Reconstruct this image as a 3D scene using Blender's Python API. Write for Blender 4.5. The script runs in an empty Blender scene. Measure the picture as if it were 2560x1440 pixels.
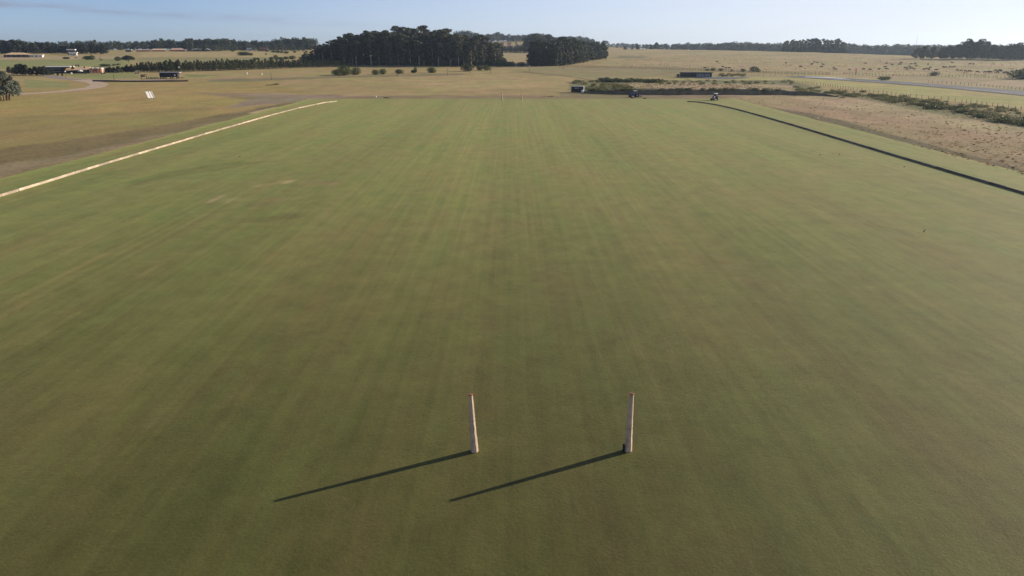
import bpy, bmesh, math, random
import numpy as np
from mathutils import Vector, Matrix, noise as mnoise
SC = bpy.context.scene
COL = SC.collection
R = math.radians

# ------------------------------------------------------------------ camera
FPX = 1800.0                      # focal length in pixels of the 2560 px wide photograph
PITCH = math.atan(596.0 / FPX)    # horizon lies on row 124
CAMH = 18.30
cam = bpy.data.cameras.new('camera')
cam.sensor_width = 36.0
cam.lens = FPX / 2560 * 36.0
cam.clip_start = 0.5
cam.clip_end = 30000
camo = bpy.data.objects.new('camera', cam)
COL.objects.link(camo)
camo.location = (0, 0, CAMH)
camo.rotation_euler = (math.pi / 2 - PITCH, 0, 0)
SC.camera = camo

# ------------------------------------------------------------------ light
SUN_AZ = 63.8       # degrees clockwise from the view direction
SUN_EL = 18.4
SUN_POWER = 5.0
SKY_POWER = 0.095
VEIL, VEIL_A, VEIL_B = (7.1, 7.25, 7.7), 0.95, 0.50
sun = bpy.data.lights.new('sun', 'SUN')
sun.energy = SUN_POWER
sun.angle = R(0.53)
sun.color = (1.0, 0.88, 0.70)
suno = bpy.data.objects.new('sun', sun)
COL.objects.link(suno)
sd = Vector((math.sin(R(SUN_AZ)) * math.cos(R(SUN_EL)), math.cos(R(SUN_AZ)) * math.cos(R(SUN_EL)), math.sin(R(SUN_EL))))
suno.rotation_euler = sd.to_track_quat('Z', 'Y').to_euler()
suno.location = sd * 200

world = bpy.data.worlds.new('World')
SC.world = world
world.use_nodes = True
wn, wl = world.node_tree.nodes, world.node_tree.links
wn.clear()
wout = wn.new('ShaderNodeOutputWorld')
bg = wn.new('ShaderNodeBackground')
sky = wn.new('ShaderNodeTexSky')
sky.sky_type = 'NISHITA'
sky.sun_disc = False
sky.sun_elevation = R(SUN_EL)
sky.sun_rotation = R(SUN_AZ)
sky.air_density = 0.55
sky.dust_density = 0.3
sky.ozone_density = 3.0
sky.altitude = 30
bg.inputs['Strength'].default_value = SKY_POWER
# a thin grey cloud bank low in the left of the sky, placed by direction
geo = wn.new('ShaderNodeTexCoord')
sep = wn.new('ShaderNodeSeparateXYZ')
wl.new(geo.outputs['Generated'], sep.inputs[0])


def wmath(op, a, b=None, c=None):
    n = wn.new('ShaderNodeMath')
    n.operation = op
    for i, v in enumerate((a, b, c)):
        if v is None:
            continue
        if isinstance(v, (int, float)):
            n.inputs[i].default_value = v
        else:
            wl.new(v, n.inputs[i])
    return n.outputs[0]


w_az = wmath('ARCTAN2', sep.outputs['X'], sep.outputs['Y'])
w_el = wmath('ARCSINE', sep.outputs['Z'])
wcomb = wn.new('ShaderNodeCombineXYZ')
wl.new(w_az, wcomb.inputs[0])
wl.new(wmath('MULTIPLY', w_el, 9.0), wcomb.inputs[1])
wnoise = wn.new('ShaderNodeTexNoise')
wnoise.inputs['Scale'].default_value = 14
wnoise.inputs['Detail'].default_value = 5
wl.new(wcomb.outputs[0], wnoise.inputs['Vector'])
# centre line of the bank: elevation falls from left to right
w_c = wmath('MULTIPLY_ADD', w_az, -0.044, 0.0215)
w_d = wmath('DIVIDE', wmath('SUBTRACT', w_el, w_c), 0.0045)
w_g = wmath('POWER', 2.718, wmath('MULTIPLY', wmath('MULTIPLY', w_d, w_d), -1.0))
w_fade = wmath('MULTIPLY', w_g, wmath('SMOOTH_MAX', wmath('MULTIPLY_ADD', w_az, -2.3, -0.25), 0.0, 0.05))
w_m = wmath('MULTIPLY', wmath('MINIMUM', w_fade, 1.0), wmath('MINIMUM', wmath('MAXIMUM', wmath('MULTIPLY_ADD', wnoise.outputs[0], 3.2, -1.0), 0.12), 1.0))
wmix = wn.new('ShaderNodeMix')
wmix.data_type = 'RGBA'
wl.new(w_m, wmix.inputs['Factor'])
wtint = wn.new('ShaderNodeMix')
wtint.data_type = 'RGBA'
wtint.blend_type = 'MULTIPLY'
wtint.inputs['Factor'].default_value = 1.0
wl.new(sky.outputs[0], wtint.inputs[6])
wtint.inputs[7].default_value = (1.03, 1.0, 1.09, 1)
# pale sky glow blended in by direction, stronger toward the sun and near the horizon
wveil = wn.new('ShaderNodeMix')
wveil.data_type = 'RGBA'
w_v = wmath('MULTIPLY', wmath('MINIMUM', wmath('MAXIMUM', wmath('MULTIPLY_ADD', w_az, VEIL_A, VEIL_B), 0.08), 0.85), wmath('POWER', 2.718, wmath('MULTIPLY', wmath('ABSOLUTE', w_el), -2.2)))
wl.new(w_v, wveil.inputs[0])
wl.new(wtint.outputs[2], wveil.inputs[6])
wveil.inputs[7].default_value = (*VEIL, 1)
wl.new(wveil.outputs[2], wmix.inputs[6])
wmix.inputs[7].default_value = (2.7, 3.2, 4.3, 1)
wl.new(wmix.outputs[2], bg.inputs['Color'])
wl.new(bg.outputs[0], wout.inputs['Surface'])

SC.view_settings.view_transform = 'Standard'
SC.view_settings.look = 'None'
SC.view_settings.gamma = 1
SC.view_settings.use_curve_mapping = False
SC.view_settings.exposure = 0.35

# ------------------------------------------------------------------ terrain
_pd = [0, 330, 450, 560, 700, 900, 1100, 1300, 1550, 6000]
_pz = [0, 0, 0.8, 2.2, 4.8, 9.0, 13.0, 16.4, 19.0, 19.0]
_ca = [-180, -40, 9.6, 16, 23.4, 34, 60, 180]
_cd = [1450, 1450, 1550, 1350, 1130, 880, 800, 800]


def terrain_np(x, y):
    d = np.hypot(x, y)
    az = np.degrees(np.arctan2(x, y))
    dc = np.interp(az, _ca, _cd)
    z = np.interp(np.minimum(d, dc), _pd, _pz)
    over = np.maximum(0, d - dc)
    z = z - 0.014 * np.minimum(over, 900)
    z = z + 30 * np.exp(-((az - 1) / 7.5) ** 2) * np.exp(-((d - 2050) / 330) ** 2)
    # lower land to the left of the pitch
    e = np.clip((-(x) - 77 - 0.0 * y) / 13.0, 0, 1)
    fade = np.clip((300 - y) / 60, 0, 1)
    z = z - 1.1 * e * e * (3 - 2 * e) * fade
    return z


def H(x, y):
    return float(terrain_np(np.array([x]), np.array([y]))[0])


SP, CP = math.sin(PITCH), math.cos(PITCH)


def ray(px, py):
    u, v = (px - 1280) / FPX, (720 - py) / FPX
    return Vector((u, CP + v * SP, -SP + v * CP))


def ground(px, py):
    """point of the terrain seen at a pixel of the photograph"""
    r = ray(px, py)
    t, dt = 10.0, 4.0
    while t < 6000:
        if CAMH + r.z * t < H(r.x * t, r.y * t):
            lo, hi = t - dt, t
            for _ in range(18):
                m = (lo + hi) / 2
                if CAMH + r.z * m < H(r.x * m, r.y * m):
                    hi = m
                else:
                    lo = m
            return Vector((r.x * hi, r.y * hi, H(r.x * hi, r.y * hi)))
        dt = max(2.0, t * 0.012)
        t += dt
    return Vector((r.x * 1500, r.y * 1500, H(r.x * 1500, r.y * 1500)))


def zrow(Y, py):
    """height at forward distance Y that is seen on row py"""
    return CAMH + Y * math.tan(math.atan((720 - py) / FPX) - PITCH)


def at_depth(px, Y):
    """ground point in column px at forward distance Y"""
    z = 0.0
    x = 0.0
    for _ in range(4):
        zc = Y * CP - (z - CAMH) * SP
        x = (px - 1280) / FPX * zc
        z = H(x, Y)
    return Vector((x, Y, z))


def project_np(x, y, z):
    zc = y * CP - (z - CAMH) * SP
    yc = (z - CAMH) * CP + y * SP
    zc = np.where(zc < 1, 1, zc)
    return 1280 + FPX * x / zc, 720 - FPX * yc / zc


# ------------------------------------------------------------------ helpers
def tag(o, label=None, cat=None, group=None, kind=None):
    if label:
        o['label'] = label
    if cat:
        o['category'] = cat
    if group:
        o['group'] = group
    if kind:
        o['kind'] = kind
    return o


def empty(name, loc, rz=0, label=None, cat=None, group=None, scale=1):
    o = bpy.data.objects.new(name, None)
    COL.objects.link(o)
    o.location = loc
    o.rotation_euler = (0, 0, rz)
    o.scale = (scale,) * 3 if not isinstance(scale, (tuple, list)) else scale
    o.empty_display_size = 0.3
    return tag(o, label, cat, group)


def link(name, me, parent=None):
    o = bpy.data.objects.new(name, me)
    COL.objects.link(o)
    if parent is not None:
        o.parent = parent
    return o


class MB:
    """collects shapes into one mesh"""

    def __init__(self):
        self.v, self.f, self.mi = [], [], []

    def add(self, vs, fs, mi=0):
        b = len(self.v)
        self.v += [tuple(p) for p in vs]
        self.f += [tuple(i + b for i in f) for f in fs]
        self.mi += [mi] * len(fs)
        return self

    def box(self, c, s, rz=0, mi=0, taper=1.0, rx=0, ry=0):
        x, y, z = s[0] / 2, s[1] / 2, s[2] / 2
        pts = [(-x, -y, -z), (x, -y, -z), (x, y, -z), (-x, y, -z)] + [(px * taper, py * taper, z) for px, py in ((-x, -y), (x, -y), (x, y), (-x, y))]
        M = Matrix.Rotation(rz, 3, 'Z') @ Matrix.Rotation(ry, 3, 'Y') @ Matrix.Rotation(rx, 3, 'X')
        C = Vector(c)
        return self.add([M @ Vector(p) + C for p in pts], [(3, 2, 1, 0), (4, 5, 6, 7), (0, 1, 5, 4), (1, 2, 6, 5), (2, 3, 7, 6), (3, 0, 4, 7)], mi)

    def tube(self, pts, rads, n=8, mi=0, caps=True):
        pts = [Vector(p) for p in pts]
        if isinstance(rads, (int, float)):
            rads = [rads] * len(pts)
        vs, fs = [], []
        for i, p in enumerate(pts):
            d = (pts[min(i + 1, len(pts) - 1)] - pts[max(i - 1, 0)]).normalized()
            a = d.cross(Vector((0.31, 0.95, 0.05))).normalized() if abs(d.y) < 0.9 else d.cross(Vector((1, 0, 0))).normalized()
            b = d.cross(a).normalized()
            for k in range(n):
                t = 2 * math.pi * k / n
                vs.append(p + (a * math.cos(t) + b * math.sin(t)) * rads[i])
        for i in range(len(pts) - 1):
            for k in range(n):
                k2 = (k + 1) % n
                fs.append((i * n + k, i * n + k2, (i + 1) * n + k2, (i + 1) * n + k))
        if caps:
            fs.append(tuple(range(n - 1, -1, -1)))
            fs.append(tuple((len(pts) - 1) * n + k for k in range(n)))
        return self.add(vs, fs, mi)

    def build(self, name, mats, parent=None, smooth=False, bevel=0):
        me = self.mesh(name, mats, smooth)
        o = link(name, me, parent)
        if bevel:
            m = o.modifiers.new('bevel', 'BEVEL')
            m.width = bevel
            m.segments = 2
            m.limit_method = 'ANGLE'
        return o

    def mesh(self, name, mats, smooth=False):
        me = bpy.data.meshes.new(name)
        me.from_pydata(self.v, [], self.f)
        if not isinstance(mats, (list, tuple)):
            mats = [mats]
        for m in mats:
            me.materials.append(m)
        if len(mats) > 1:
            me.polygons.foreach_set('material_index', self.mi)
        if smooth:
            me.polygons.foreach_set('use_smooth', [True] * len(me.polygons))
        bm = bmesh.new()
        bm.from_mesh(me)
        bmesh.ops.recalc_face_normals(bm, faces=bm.faces)
        bm.to_mesh(me)
        bm.free()
        return me


def quads_mesh(name, V, mats, mi=None, smooth=False, extra=None):
    """V: (n,4,3) array of quads -> mesh; extra = (verts, faces, mi) of other polygons"""
    n = len(V)
    verts = V.reshape(-1, 3)
    me = bpy.data.meshes.new(name)
    me.vertices.add(4 * n)
    me.vertices.foreach_set('co', verts.astype(np.float32).ravel())
    me.loops.add(4 * n)
    me.loops.foreach_set('vertex_index', np.arange(4 * n, dtype=np.int32))
    me.polygons.add(n)
    me.polygons.foreach_set('loop_start', np.arange(0, 4 * n, 4, dtype=np.int32))
    if not isinstance(mats, (list, tuple)):
        mats = [mats]
    for m in mats:
        me.materials.append(m)
    if mi is not None:
        me.polygons.foreach_set('material_index', np.asarray(mi, dtype=np.int32))
    me.update(calc_edges=True)
    me.validate()
    return me


def grid_mesh(name, X, Y, Z, mat, wrap=False):
    """X,Y,Z (rows, cols)"""
    r, c = X.shape
    me = bpy.data.meshes.new(name)
    co = np.stack([X, Y, Z], -1).reshape(-1, 3).astype(np.float32)
    me.vertices.add(r * c)
    me.vertices.foreach_set('co', co.ravel())
    i = np.arange(r * c).reshape(r, c)
    if wrap:
        i = np.concatenate([i, i[:, :1]], 1)
    q = np.stack([i[:-1, :-1], i[:-1, 1:], i[1:, 1:], i[1:, :-1]], -1).reshape(-1, 4)
    n = len(q)
    me.loops.add(4 * n)
    me.loops.foreach_set('vertex_index', q.astype(np.int32).ravel())
    me.polygons.add(n)
    me.polygons.foreach_set('loop_start', np.arange(0, 4 * n, 4, dtype=np.int32))
    me.polygons.foreach_set('use_smooth', np.ones(n, dtype=bool))
    me.materials.append(mat)
    me.update(calc_edges=True)
    return me


# ------------------------------------------------------------------ materials
class NT:
    def __init__(self, name):
        self.m = bpy.data.materials.new(name)
        self.m.use_nodes = True
        self.n, self.l = self.m.node_tree.nodes, self.m.node_tree.links
        self.n.clear()
        self.out = self.n.new('ShaderNodeOutputMaterial')
        self.b = self.n.new('ShaderNodeBsdfPrincipled')
        self.l.new(self.b.outputs[0], self.out.inputs['Surface'])
        self._pos = None

    def set(self, sock, v):
        s = self.b.inputs[sock]
        if hasattr(v, 'is_linked') or hasattr(v, 'links'):
            self.l.new(v, s)
        else:
            s.default_value = v

    def pos(self, kind='world'):
        if kind == 'world':
            n = self.n.new('ShaderNodeNewGeometry')
            return n.outputs['Position']
        n = self.n.new('ShaderNodeTexCoord')
        return n.outputs['Object']

    def scaled(self, vec, s):
        n = self.n.new('ShaderNodeVectorMath')
        n.operation = 'MULTIPLY'
        self.l.new(vec, n.inputs[0])
        n.inputs[1].default_value = s
        return n.outputs[0]

    def noise(self, vec, scale, detail=3, rough=0.55, dist=0.0):
        n = self.n.new('ShaderNodeTexNoise')
        n.inputs['Scale'].default_value = scale
        n.inputs['Detail'].default_value = detail
        n.inputs['Roughness'].default_value = rough
        n.inputs['Distortion'].default_value = dist
        self.l.new(vec, n.inputs['Vector'])
        return n.outputs['Fac']

    def ramp(self, fac, stops):
        n = self.n.new('ShaderNodeValToRGB')
        el = n.color_ramp.elements
        while len(el) < len(stops):
            el.new(0.5)
        for e, (p, c) in zip(el, stops):
            e.position = p
            e.color = (*c, 1) if len(c) == 3 else c
        self.l.new(fac, n.inputs[0])
        return n.outputs[0]

    def mix(self, fac, a, b, mode='MIX'):
        n = self.n.new('ShaderNodeMix')
        n.data_type = 'RGBA'
        n.blend_type = mode
        for s, v in (('Factor', fac), ('A', a), ('B', b)):
            i = n.inputs[s] if s == 'Factor' else [q for q in n.inputs if q.name == s and q.type == 'RGBA'][0]
            if hasattr(v, 'links'):
                self.l.new(v, i)
            else:
                i.default_value = v if s == 'Factor' else (*v, 1)
        return [q for q in n.outputs if q.type == 'RGBA'][0]

    def math(self, op, a, b=None, c=None, clamp=False):
        n = self.n.new('ShaderNodeMath')
        n.operation = op
        n.use_clamp = clamp
        for i, v in enumerate((a, b, c)):
            if v is None:
                continue
            if isinstance(v, (int, float)):
                n.inputs[i].default_value = v
            else:
                self.l.new(v, n.inputs[i])
        return n.outputs[0]

    def maprange(self, v, a, b, c, d):
        n = self.n.new('ShaderNodeMapRange')
        self.l.new(v, n.inputs[0])
        for i, q in enumerate((a, b, c, d)):
            n.inputs[i + 1].default_value = q
        return n.outputs[0]

    def attr(self, name):
        n = self.n.new('ShaderNodeAttribute')
        n.attribute_name = name
        return n

    def bump(self, h, strength=0.5, dist=0.05):
        n = self.n.new('ShaderNodeBump')
        n.inputs['Strength'].default_value = strength
        n.inputs['Distance'].default_value = dist
        self.l.new(h, n.inputs['Height'])
        self.l.new(n.outputs[0], self.b.inputs['Normal'])


def simple(name, col, rough=0.7, var=0.25, scale=3.0, metallic=0.0, spec=0.3, stretch=(1, 1, 1), each=0.0):
    t = NT(name)
    p = t.scaled(t.pos('object'), stretch)
    f = t.noise(p, scale, 4, 0.6)
    lo = tuple(c * (1 - var) for c in col)
    hi = tuple(min(1, c * (1 + var)) for c in col)
    c = t.ramp(f, [(0.3, lo), (0.7, hi)])
    if each:        # every plank weathered differently
        oi = t.n.new('ShaderNodeObjectInfo')
        v = t.maprange(oi.outputs['Random'], 0, 1, 1 - each, 1 + each)
        vc = t.n.new('ShaderNodeCombineColor')
        for i in range(3):
            t.l.new(v, vc.inputs[i])
        c = t.mix(1.0, c, vc.outputs[0], 'MULTIPLY')
    t.set('Base Color', c)
    t.set('Roughness', rough)
    t.set('Metallic', metallic)
    t.set('Specular IOR Level', spec)
    return t.m


def grassy(t, sheen=0.35, srough=0.5, tint=(1.0, 0.97, 0.34), spec=0.3, rough=0.8):
    t.set('Roughness', rough)
    t.set('Specular IOR Level', spec)
    t.set('Specular Tint', (1.0, 0.92, 0.42, 1))
    t.set('Sheen Weight', sheen)
    t.set('Sheen Roughness', srough)
    t.set('Sheen Tint', (*tint, 1))


# --- mown pitch turf
def turf_material():
    t = NT('pitch_turf')
    p = t.pos()
    col = t.attr('tone').outputs['Color']
    # mowing and roller streaks along the pitch, several widths
    s1 = t.noise(t.scaled(p, (0.42, 0.0075, 0)), 1.0, 3, 0.6)
    s2 = t.noise(t.scaled(p, (1.5, 0.018, 0)), 1.0, 3, 0.6)
    s3 = t.noise(t.scaled(p, (0.11, 0.004, 0)), 1.0, 2, 0.5)
    # mottling
    m1 = t.noise(p, 0.045, 4, 0.6)
    m2 = t.noise(t.scaled(p, (0.42, 0.30, 0)), 1.0, 8, 0.72)
    m3 = t.noise(p, 6.5, 4, 0.78)
    hue = t.math('ADD', t.math('MULTIPLY', s1, 0.34), t.math('MULTIPLY', t.noise(t.scaled(p, (0.09, 0.05, 0)), 1.0, 6, 0.68), 0.66))
    c = t.mix(t.maprange(hue, 0.38, 0.62, 0.0, 1.0), (0.87, 1.03, 0.88), (1.09, 0.985, 1.03))
    c = t.mix(1.0, col, c, 'MULTIPLY')
    val = t.math('ADD', t.math('ADD', t.math('MULTIPLY', s2, 0.42), t.math('MULTIPLY', s3, 0.40)), t.math('ADD', t.math('MULTIPLY', m2, 0.70), t.math('MULTIPLY', m3, 0.55)))
    v = t.maprange(val, 0.74, 1.33, 0.58, 1.42)
    vc = t.n.new('ShaderNodeCombineColor')
    for i in range(3):
        t.l.new(v, vc.inputs[i])
    c = t.mix(1.0, c, vc.outputs[0], 'MULTIPLY')
    # yellowed and rusty blotches
    y = t.noise(t.scaled(p, (0.55, 0.12, 0)), 1.0, 4, 0.65)
    c = t.mix(t.math('MULTIPLY', t.maprange(y, 0.60, 0.72, 0, 1), 0.20), c, (0.16, 0.125, 0.045))
    g = t.noise(t.scaled(p, (0.3, 0.16, 0)), 1.3, 4, 0.65)
    c = t.mix(t.math('MULTIPLY', t.maprange(g, 0.60, 0.74, 0, 1), 0.25), c, (0.060, 0.088, 0.032))
    t.set('Base Color', c)
    grassy(t, TURF_SHEEN, 0.36)
    # the fuzz of the blades has the colour of the grass it grows on
    t.l.new(t.mix(1.0, c, (12.4, 13.1, 14.2), 'MULTIPLY'), t.b.inputs['Sheen Tint'])
    h = t.math('ADD', t.math('MULTIPLY', t.noise(p, 7.0, 5, 0.75), 0.7), t.math('MULTIPLY', t.noise(p, 1.3, 3), 0.5))
    t.bump(h, 0.6, 0.06)
    return t.m


def land_material():
    t = NT('dry_grassland')
    p = t.pos()
    col = t.attr('tone').outputs['Color']
    n1 = t.noise(p, 0.012, 5, 0.62)
    n2 = t.noise(t.scaled(p, (0.10, 0.055, 0.1)), 1.0, 5, 0.65)
    n3 = t.noise(p, 0.9, 5, 0.7)
    val = t.math('ADD', t.math('MULTIPLY', n1, 0.25), t.math('ADD', t.math('MULTIPLY', n2, 0.42), t.math('MULTIPLY', n3, 0.60)))
    rgh = t.attr('rough').outputs['Fac']
    lo = t.maprange(rgh, 0, 1, 0.66, 0.38)
    hi = t.maprange(rgh, 0, 1, 1.34, 1.60)
    n = t.n.new('ShaderNodeMapRange')
    t.l.new(val, n.inputs[0])
    n.inputs[1].default_value = 0.48
    n.inputs[2].default_value = 0.80
    t.l.new(lo, n.inputs[3])
    t.l.new(hi, n.inputs[4])
    vc = t.n.new('ShaderNodeCombineColor')
    for i in range(3):
        t.l.new(n.outputs[0], vc.inputs[i])
    hue = t.noise(t.scaled(p, (0.035, 0.02, 0.03)), 1.0, 4, 0.6)
    hc = t.mix(t.maprange(hue, 0.38, 0.62, 0, 1), (0.93, 1.03, 0.84), (1.10, 0.97, 1.03))
    c = t.mix(1.0, t.mix(1.0, col, hc, 'MULTIPLY'), vc.outputs[0], 'MULTIPLY')
    t.set('Base Color', c)
    grassy(t, 0.07, 0.5, (1.0, 0.9, 0.5), 0.06, 0.8)
    t.bump(t.math('ADD', n3, t.math('MULTIPLY', n2, 1.5)), 0.5, 0.25)
    return t.m


TURF_SHEEN = 0.19
M = {}
M['turf'] = turf_material()
M['land'] = land_material()


# ------------------------------------------------------------------ tone painting of the land (albedo, plus the shade of the left bank)
def inpoly(px, py, poly):
    inside = np.zeros(px.shape, bool)
    n = len(poly)
    j = n - 1
    for i in range(n):
        xi, yi = poly[i]
        xj, yj = poly[j]
        cond = ((yi > py) != (yj > py)) & (px < (xj - xi) * (py - yi) / (yj - yi + 1e-9) + xi)
        inside ^= cond
        j = i
    return inside


def vnoise(x, y, seed=0):
    """cheap vectorised value noise"""
    def hsh(i, j):
        n = np.sin(i * 127.1 + j * 311.7 + seed * 74.7) * 43758.5453
        return n - np.floor(n)
    i, j = np.floor(x), np.floor(y)
    fx, fy = x - i, y - j
    fx, fy = fx * fx * (3 - 2 * fx), fy * fy * (3 - 2 * fy)
    return (hsh(i, j) * (1 - fx) + hsh(i + 1, j) * fx) * (1 - fy) + (hsh(i, j + 1) * (1 - fx) + hsh(i + 1, j + 1) * fx) * fy


TAN = (0.301, 0.225, 0.100)
OLIVE = (0.300, 0.214, 0.078)
GREEN = (0.192, 0.206, 0.076)
PALE = (0.352, 0.263, 0.127)
PINK = (0.325, 0.246, 0.150)
SOIL = (0.211, 0.150, 0.091)
MAUVE = (0.224, 0.169, 0.134)
DARKGROUND = (0.150, 0.104, 0.052)
BROWN = (0.285, 0.206, 0.120)
YGREEN = (0.346, 0.306, 0.122)
SCRUB = (0.134, 0.131, 0.061)
SANDY = (0.461, 0.331, 0.201)
PASTURE = (0.320, 0.245, 0.132)

# (polygon in photograph pixels, colour, roughness, jitter x, jitter y)
ZONES = [
    # left grassland
    ([(-400, 205), (700, 200), (840, 240), (560, 290), (-400, 480)], OLIVE, 0.2, 20, 5),
    ([(-300, 300), (320, 285), (560, 265), (420, 320), (-300, 430)], (0.225, 0.175, 0.062), 0.2, 40, 10),
    ([(60, 198), (172, 206), (178, 218), (60, 219)], GREEN, 0.1, 4, 1),
    ([(170, 186), (345, 182), (345, 196), (250, 198), (170, 192)], GREEN, 0.1, 10, 1),
    ([(460, 186), (560, 188), (480, 194), (460, 193)], (0.15, 0.18, 0.06), 0.1, 10, 1),
    ([(-60, 150), (330, 146), (320, 170), (-60, 172)], GREEN, 0.1, 20, 2),
    ([(-60, 140), (300, 139), (330, 146), (-60, 151)], PINK, 0.3, 20, 2),
    ([(350, 132), (740, 128), (700, 146), (360, 145)], PALE, 0.2, 20, 2),
    ([(345, 145), (740, 142), (700, 156), (345, 158)], (0.2, 0.185, 0.085), 0.1, 20, 2),
    # dry grass in the middle
    ([(640, 175), (1250, 172), (1500, 204), (1410, 222), (1380, 240), (830, 240), (700, 215)], TAN, 0.1, 16, 3),
    ([(1000, 190), (1250, 186), (1480, 206), (1400, 222), (1100, 230)], PALE, 0.1, 60, 6),
    ([(840, 160), (1260, 164), (1240, 180), (850, 178)], TAN, 0.1, 10, 2),
    ([(520, 199), (880, 190), (1150, 183), (1150, 187), (880, 194), (520, 206)], (0.17, 0.14, 0.08), 0.3, 20, 1),
    # bank beside the pitch, left: dark soil colour that also holds its slope shade
    ([(-400, 470), (0, 372), (210, 340), (480, 300), (620, 276), (720, 257), (800, 246), (790, 252), (600, 298), (0, 452), (-400, 560)], DARKGROUND, 1.0, 14, 4),
    ([(-400, 540), (0, 412), (240, 372), (420, 330), (560, 302), (660, 285), (640, 292), (420, 345), (0, 446), (-400, 560)], (0.25, 0.178, 0.11), 1.0, 24, 5),
    ([(60, 425), (330, 365), (470, 333), (500, 331), (340, 372), (60, 440)], (0.22, 0.165, 0.095), 0.8, 24, 4),
    ([(615, 283), (690, 268), (700, 270), (640, 285)], SANDY, 0.2, 4, 1),
    # bare earth along the far end
    ([(470, 231), (760, 236), (1400, 240), (1400, 248), (740, 256), (690, 260), (640, 252)], SOIL, 0.4, 20, 1.5),
    ([(640, 243), (760, 238), (900, 240), (760, 252), (660, 262), (560, 272)], MAUVE, 0.4, 10, 2),
    ([(560, 236), (700, 234), (760, 237), (640, 239)], (0.27, 0.21, 0.16), 0.2, 12, 1),
    ([(860, 236), (960, 236), (960, 240), (860, 241)], BROWN, 0.3, 10, 1),
    ([(1400, 232), (1560, 236), (1560, 249), (1400, 249)], (0.2, 0.155, 0.085), 0.4, 8, 1),
    ([(1540, 236), (1840, 236), (1900, 256), (1820, 249), (1540, 249)], (0.21, 0.155, 0.095), 0.4, 8, 1),
    ([(1600, 236), (2000, 233), (1980, 240), (1600, 239)], (0.29, 0.215, 0.16), 0.3, 8, 1),
    # scrubland right of the drain
    ([(1420, 206), (1500, 200), (1720, 202), (1960, 200), (2120, 236), (1480, 238), (1420, 228)], SCRUB, 0.8, 12, 2),
    ([(1560, 209), (1740, 207), (1960, 212), (2080, 230), (1960, 226), (1560, 219)], PINK, 0.5, 12, 1.5),
    ([(1810, 247), (1960, 236), (2140, 240), (2560, 318), (2960, 380), (2960, 540), (2560, 442), (2120, 322), (1960, 272)], BROWN, 0.8, 20, 4),
    ([(1960, 238), (2140, 244), (2560, 322), (2900, 390), (2900, 420), (2300, 300), (2040, 262)], PINK, 0.9, 30, 5),
    ([(2060, 228), (2200, 236), (2640, 296), (2960, 340), (2960, 400), (2560, 322), (2160, 250)], SCRUB, 0.9, 20, 3),
    ([(2330, 268), (2560, 300), (2700, 318), (2560, 296), (2400, 276)], PINK, 0.8, 20, 2),
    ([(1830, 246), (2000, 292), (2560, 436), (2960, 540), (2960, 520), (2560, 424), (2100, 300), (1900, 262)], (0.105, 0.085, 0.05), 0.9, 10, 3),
    # verges of the airstrip
    ([(1660, 190), (1860, 190), (2040, 188), (2140, 190), (2960, 262), (2960, 330), (2560, 273), (2200, 234), (1960, 200), (1690, 200)], YGREEN, 0.2, 10, 1.2),
    ([(1740, 176), (2120, 188), (2960, 262), (2960, 250), (2560, 222), (2140, 184)], (0.25, 0.21, 0.105), 0.3, 10, 1),
    ([(2060, 186), (2560, 200), (2960, 210), (2960, 254), (2560, 226), (2300, 204)], PINK, 0.5, 10, 1.2),
    ([(1380, 166), (1700, 176), (1700, 190), (1500, 200), (1260, 180)], (0.235, 0.195, 0.095), 0.1, 10, 1.5),
    ([(1300, 180), (1420, 191), (1480, 203), (1500, 204), (1420, 189), (1310, 178)], DARKGROUND, 0.3, 3, 0.6),
    # far pasture
    ([(1500, 100), (2560, 120), (2960, 130), (2960, 212), (2560, 200), (2060, 186), (1700, 172), (1400, 166)], PASTURE, 0.75, 10, 1),
    ([(1540, 138), (1620, 140), (1600, 148), (1540, 146)], (0.16, 0.15, 0.085), 0.5, 20, 2),
    ([(1240, 120), (1340, 120), (1340, 164), (1240, 164)], PASTURE, 0.5, 5, 1),
]


def paint(x, y, z):
    px, py = project_np(x, y, z)
    base = np.array(TAN)[None, :] * np.ones((len(x), 1))
    rough = np.full(len(x), 0.25)
    n1 = vnoise(x * 0.06, y * 0.04, 1) - 0.5
    n2 = vnoise(x * 0.21, y * 0.13, 2) - 0.5
    n3 = vnoise(x * 0.02, y * 0.012, 3) - 0.5
    jx = (n1 + 0.7 * n2)
    jy = (n3 + 0.9 * vnoise(x * 0.1, y * 0.05, 5) - 0.45 + 0.5 * n2)
    front = y > 5
    for poly, colr, rg, ax, ay in ZONES:
        m = np.zeros(len(x))
        for ox, oy in ((-0.3, -0.25), (0.3, 0.25), (-0.12, 0.3), (0.12, -0.3)):
            m += inpoly(px + (jx + ox) * ax, py + (jy * 1.4 + oy) * ay, poly) & front
        m /= 4
        base = base * (1 - m[:, None]) + np.array(colr)[None, :] * m[:, None]
        rough = rough * (1 - m) + rg * m
    # behind the camera and out of the frame: plain dry grass
    return base, rough


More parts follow.
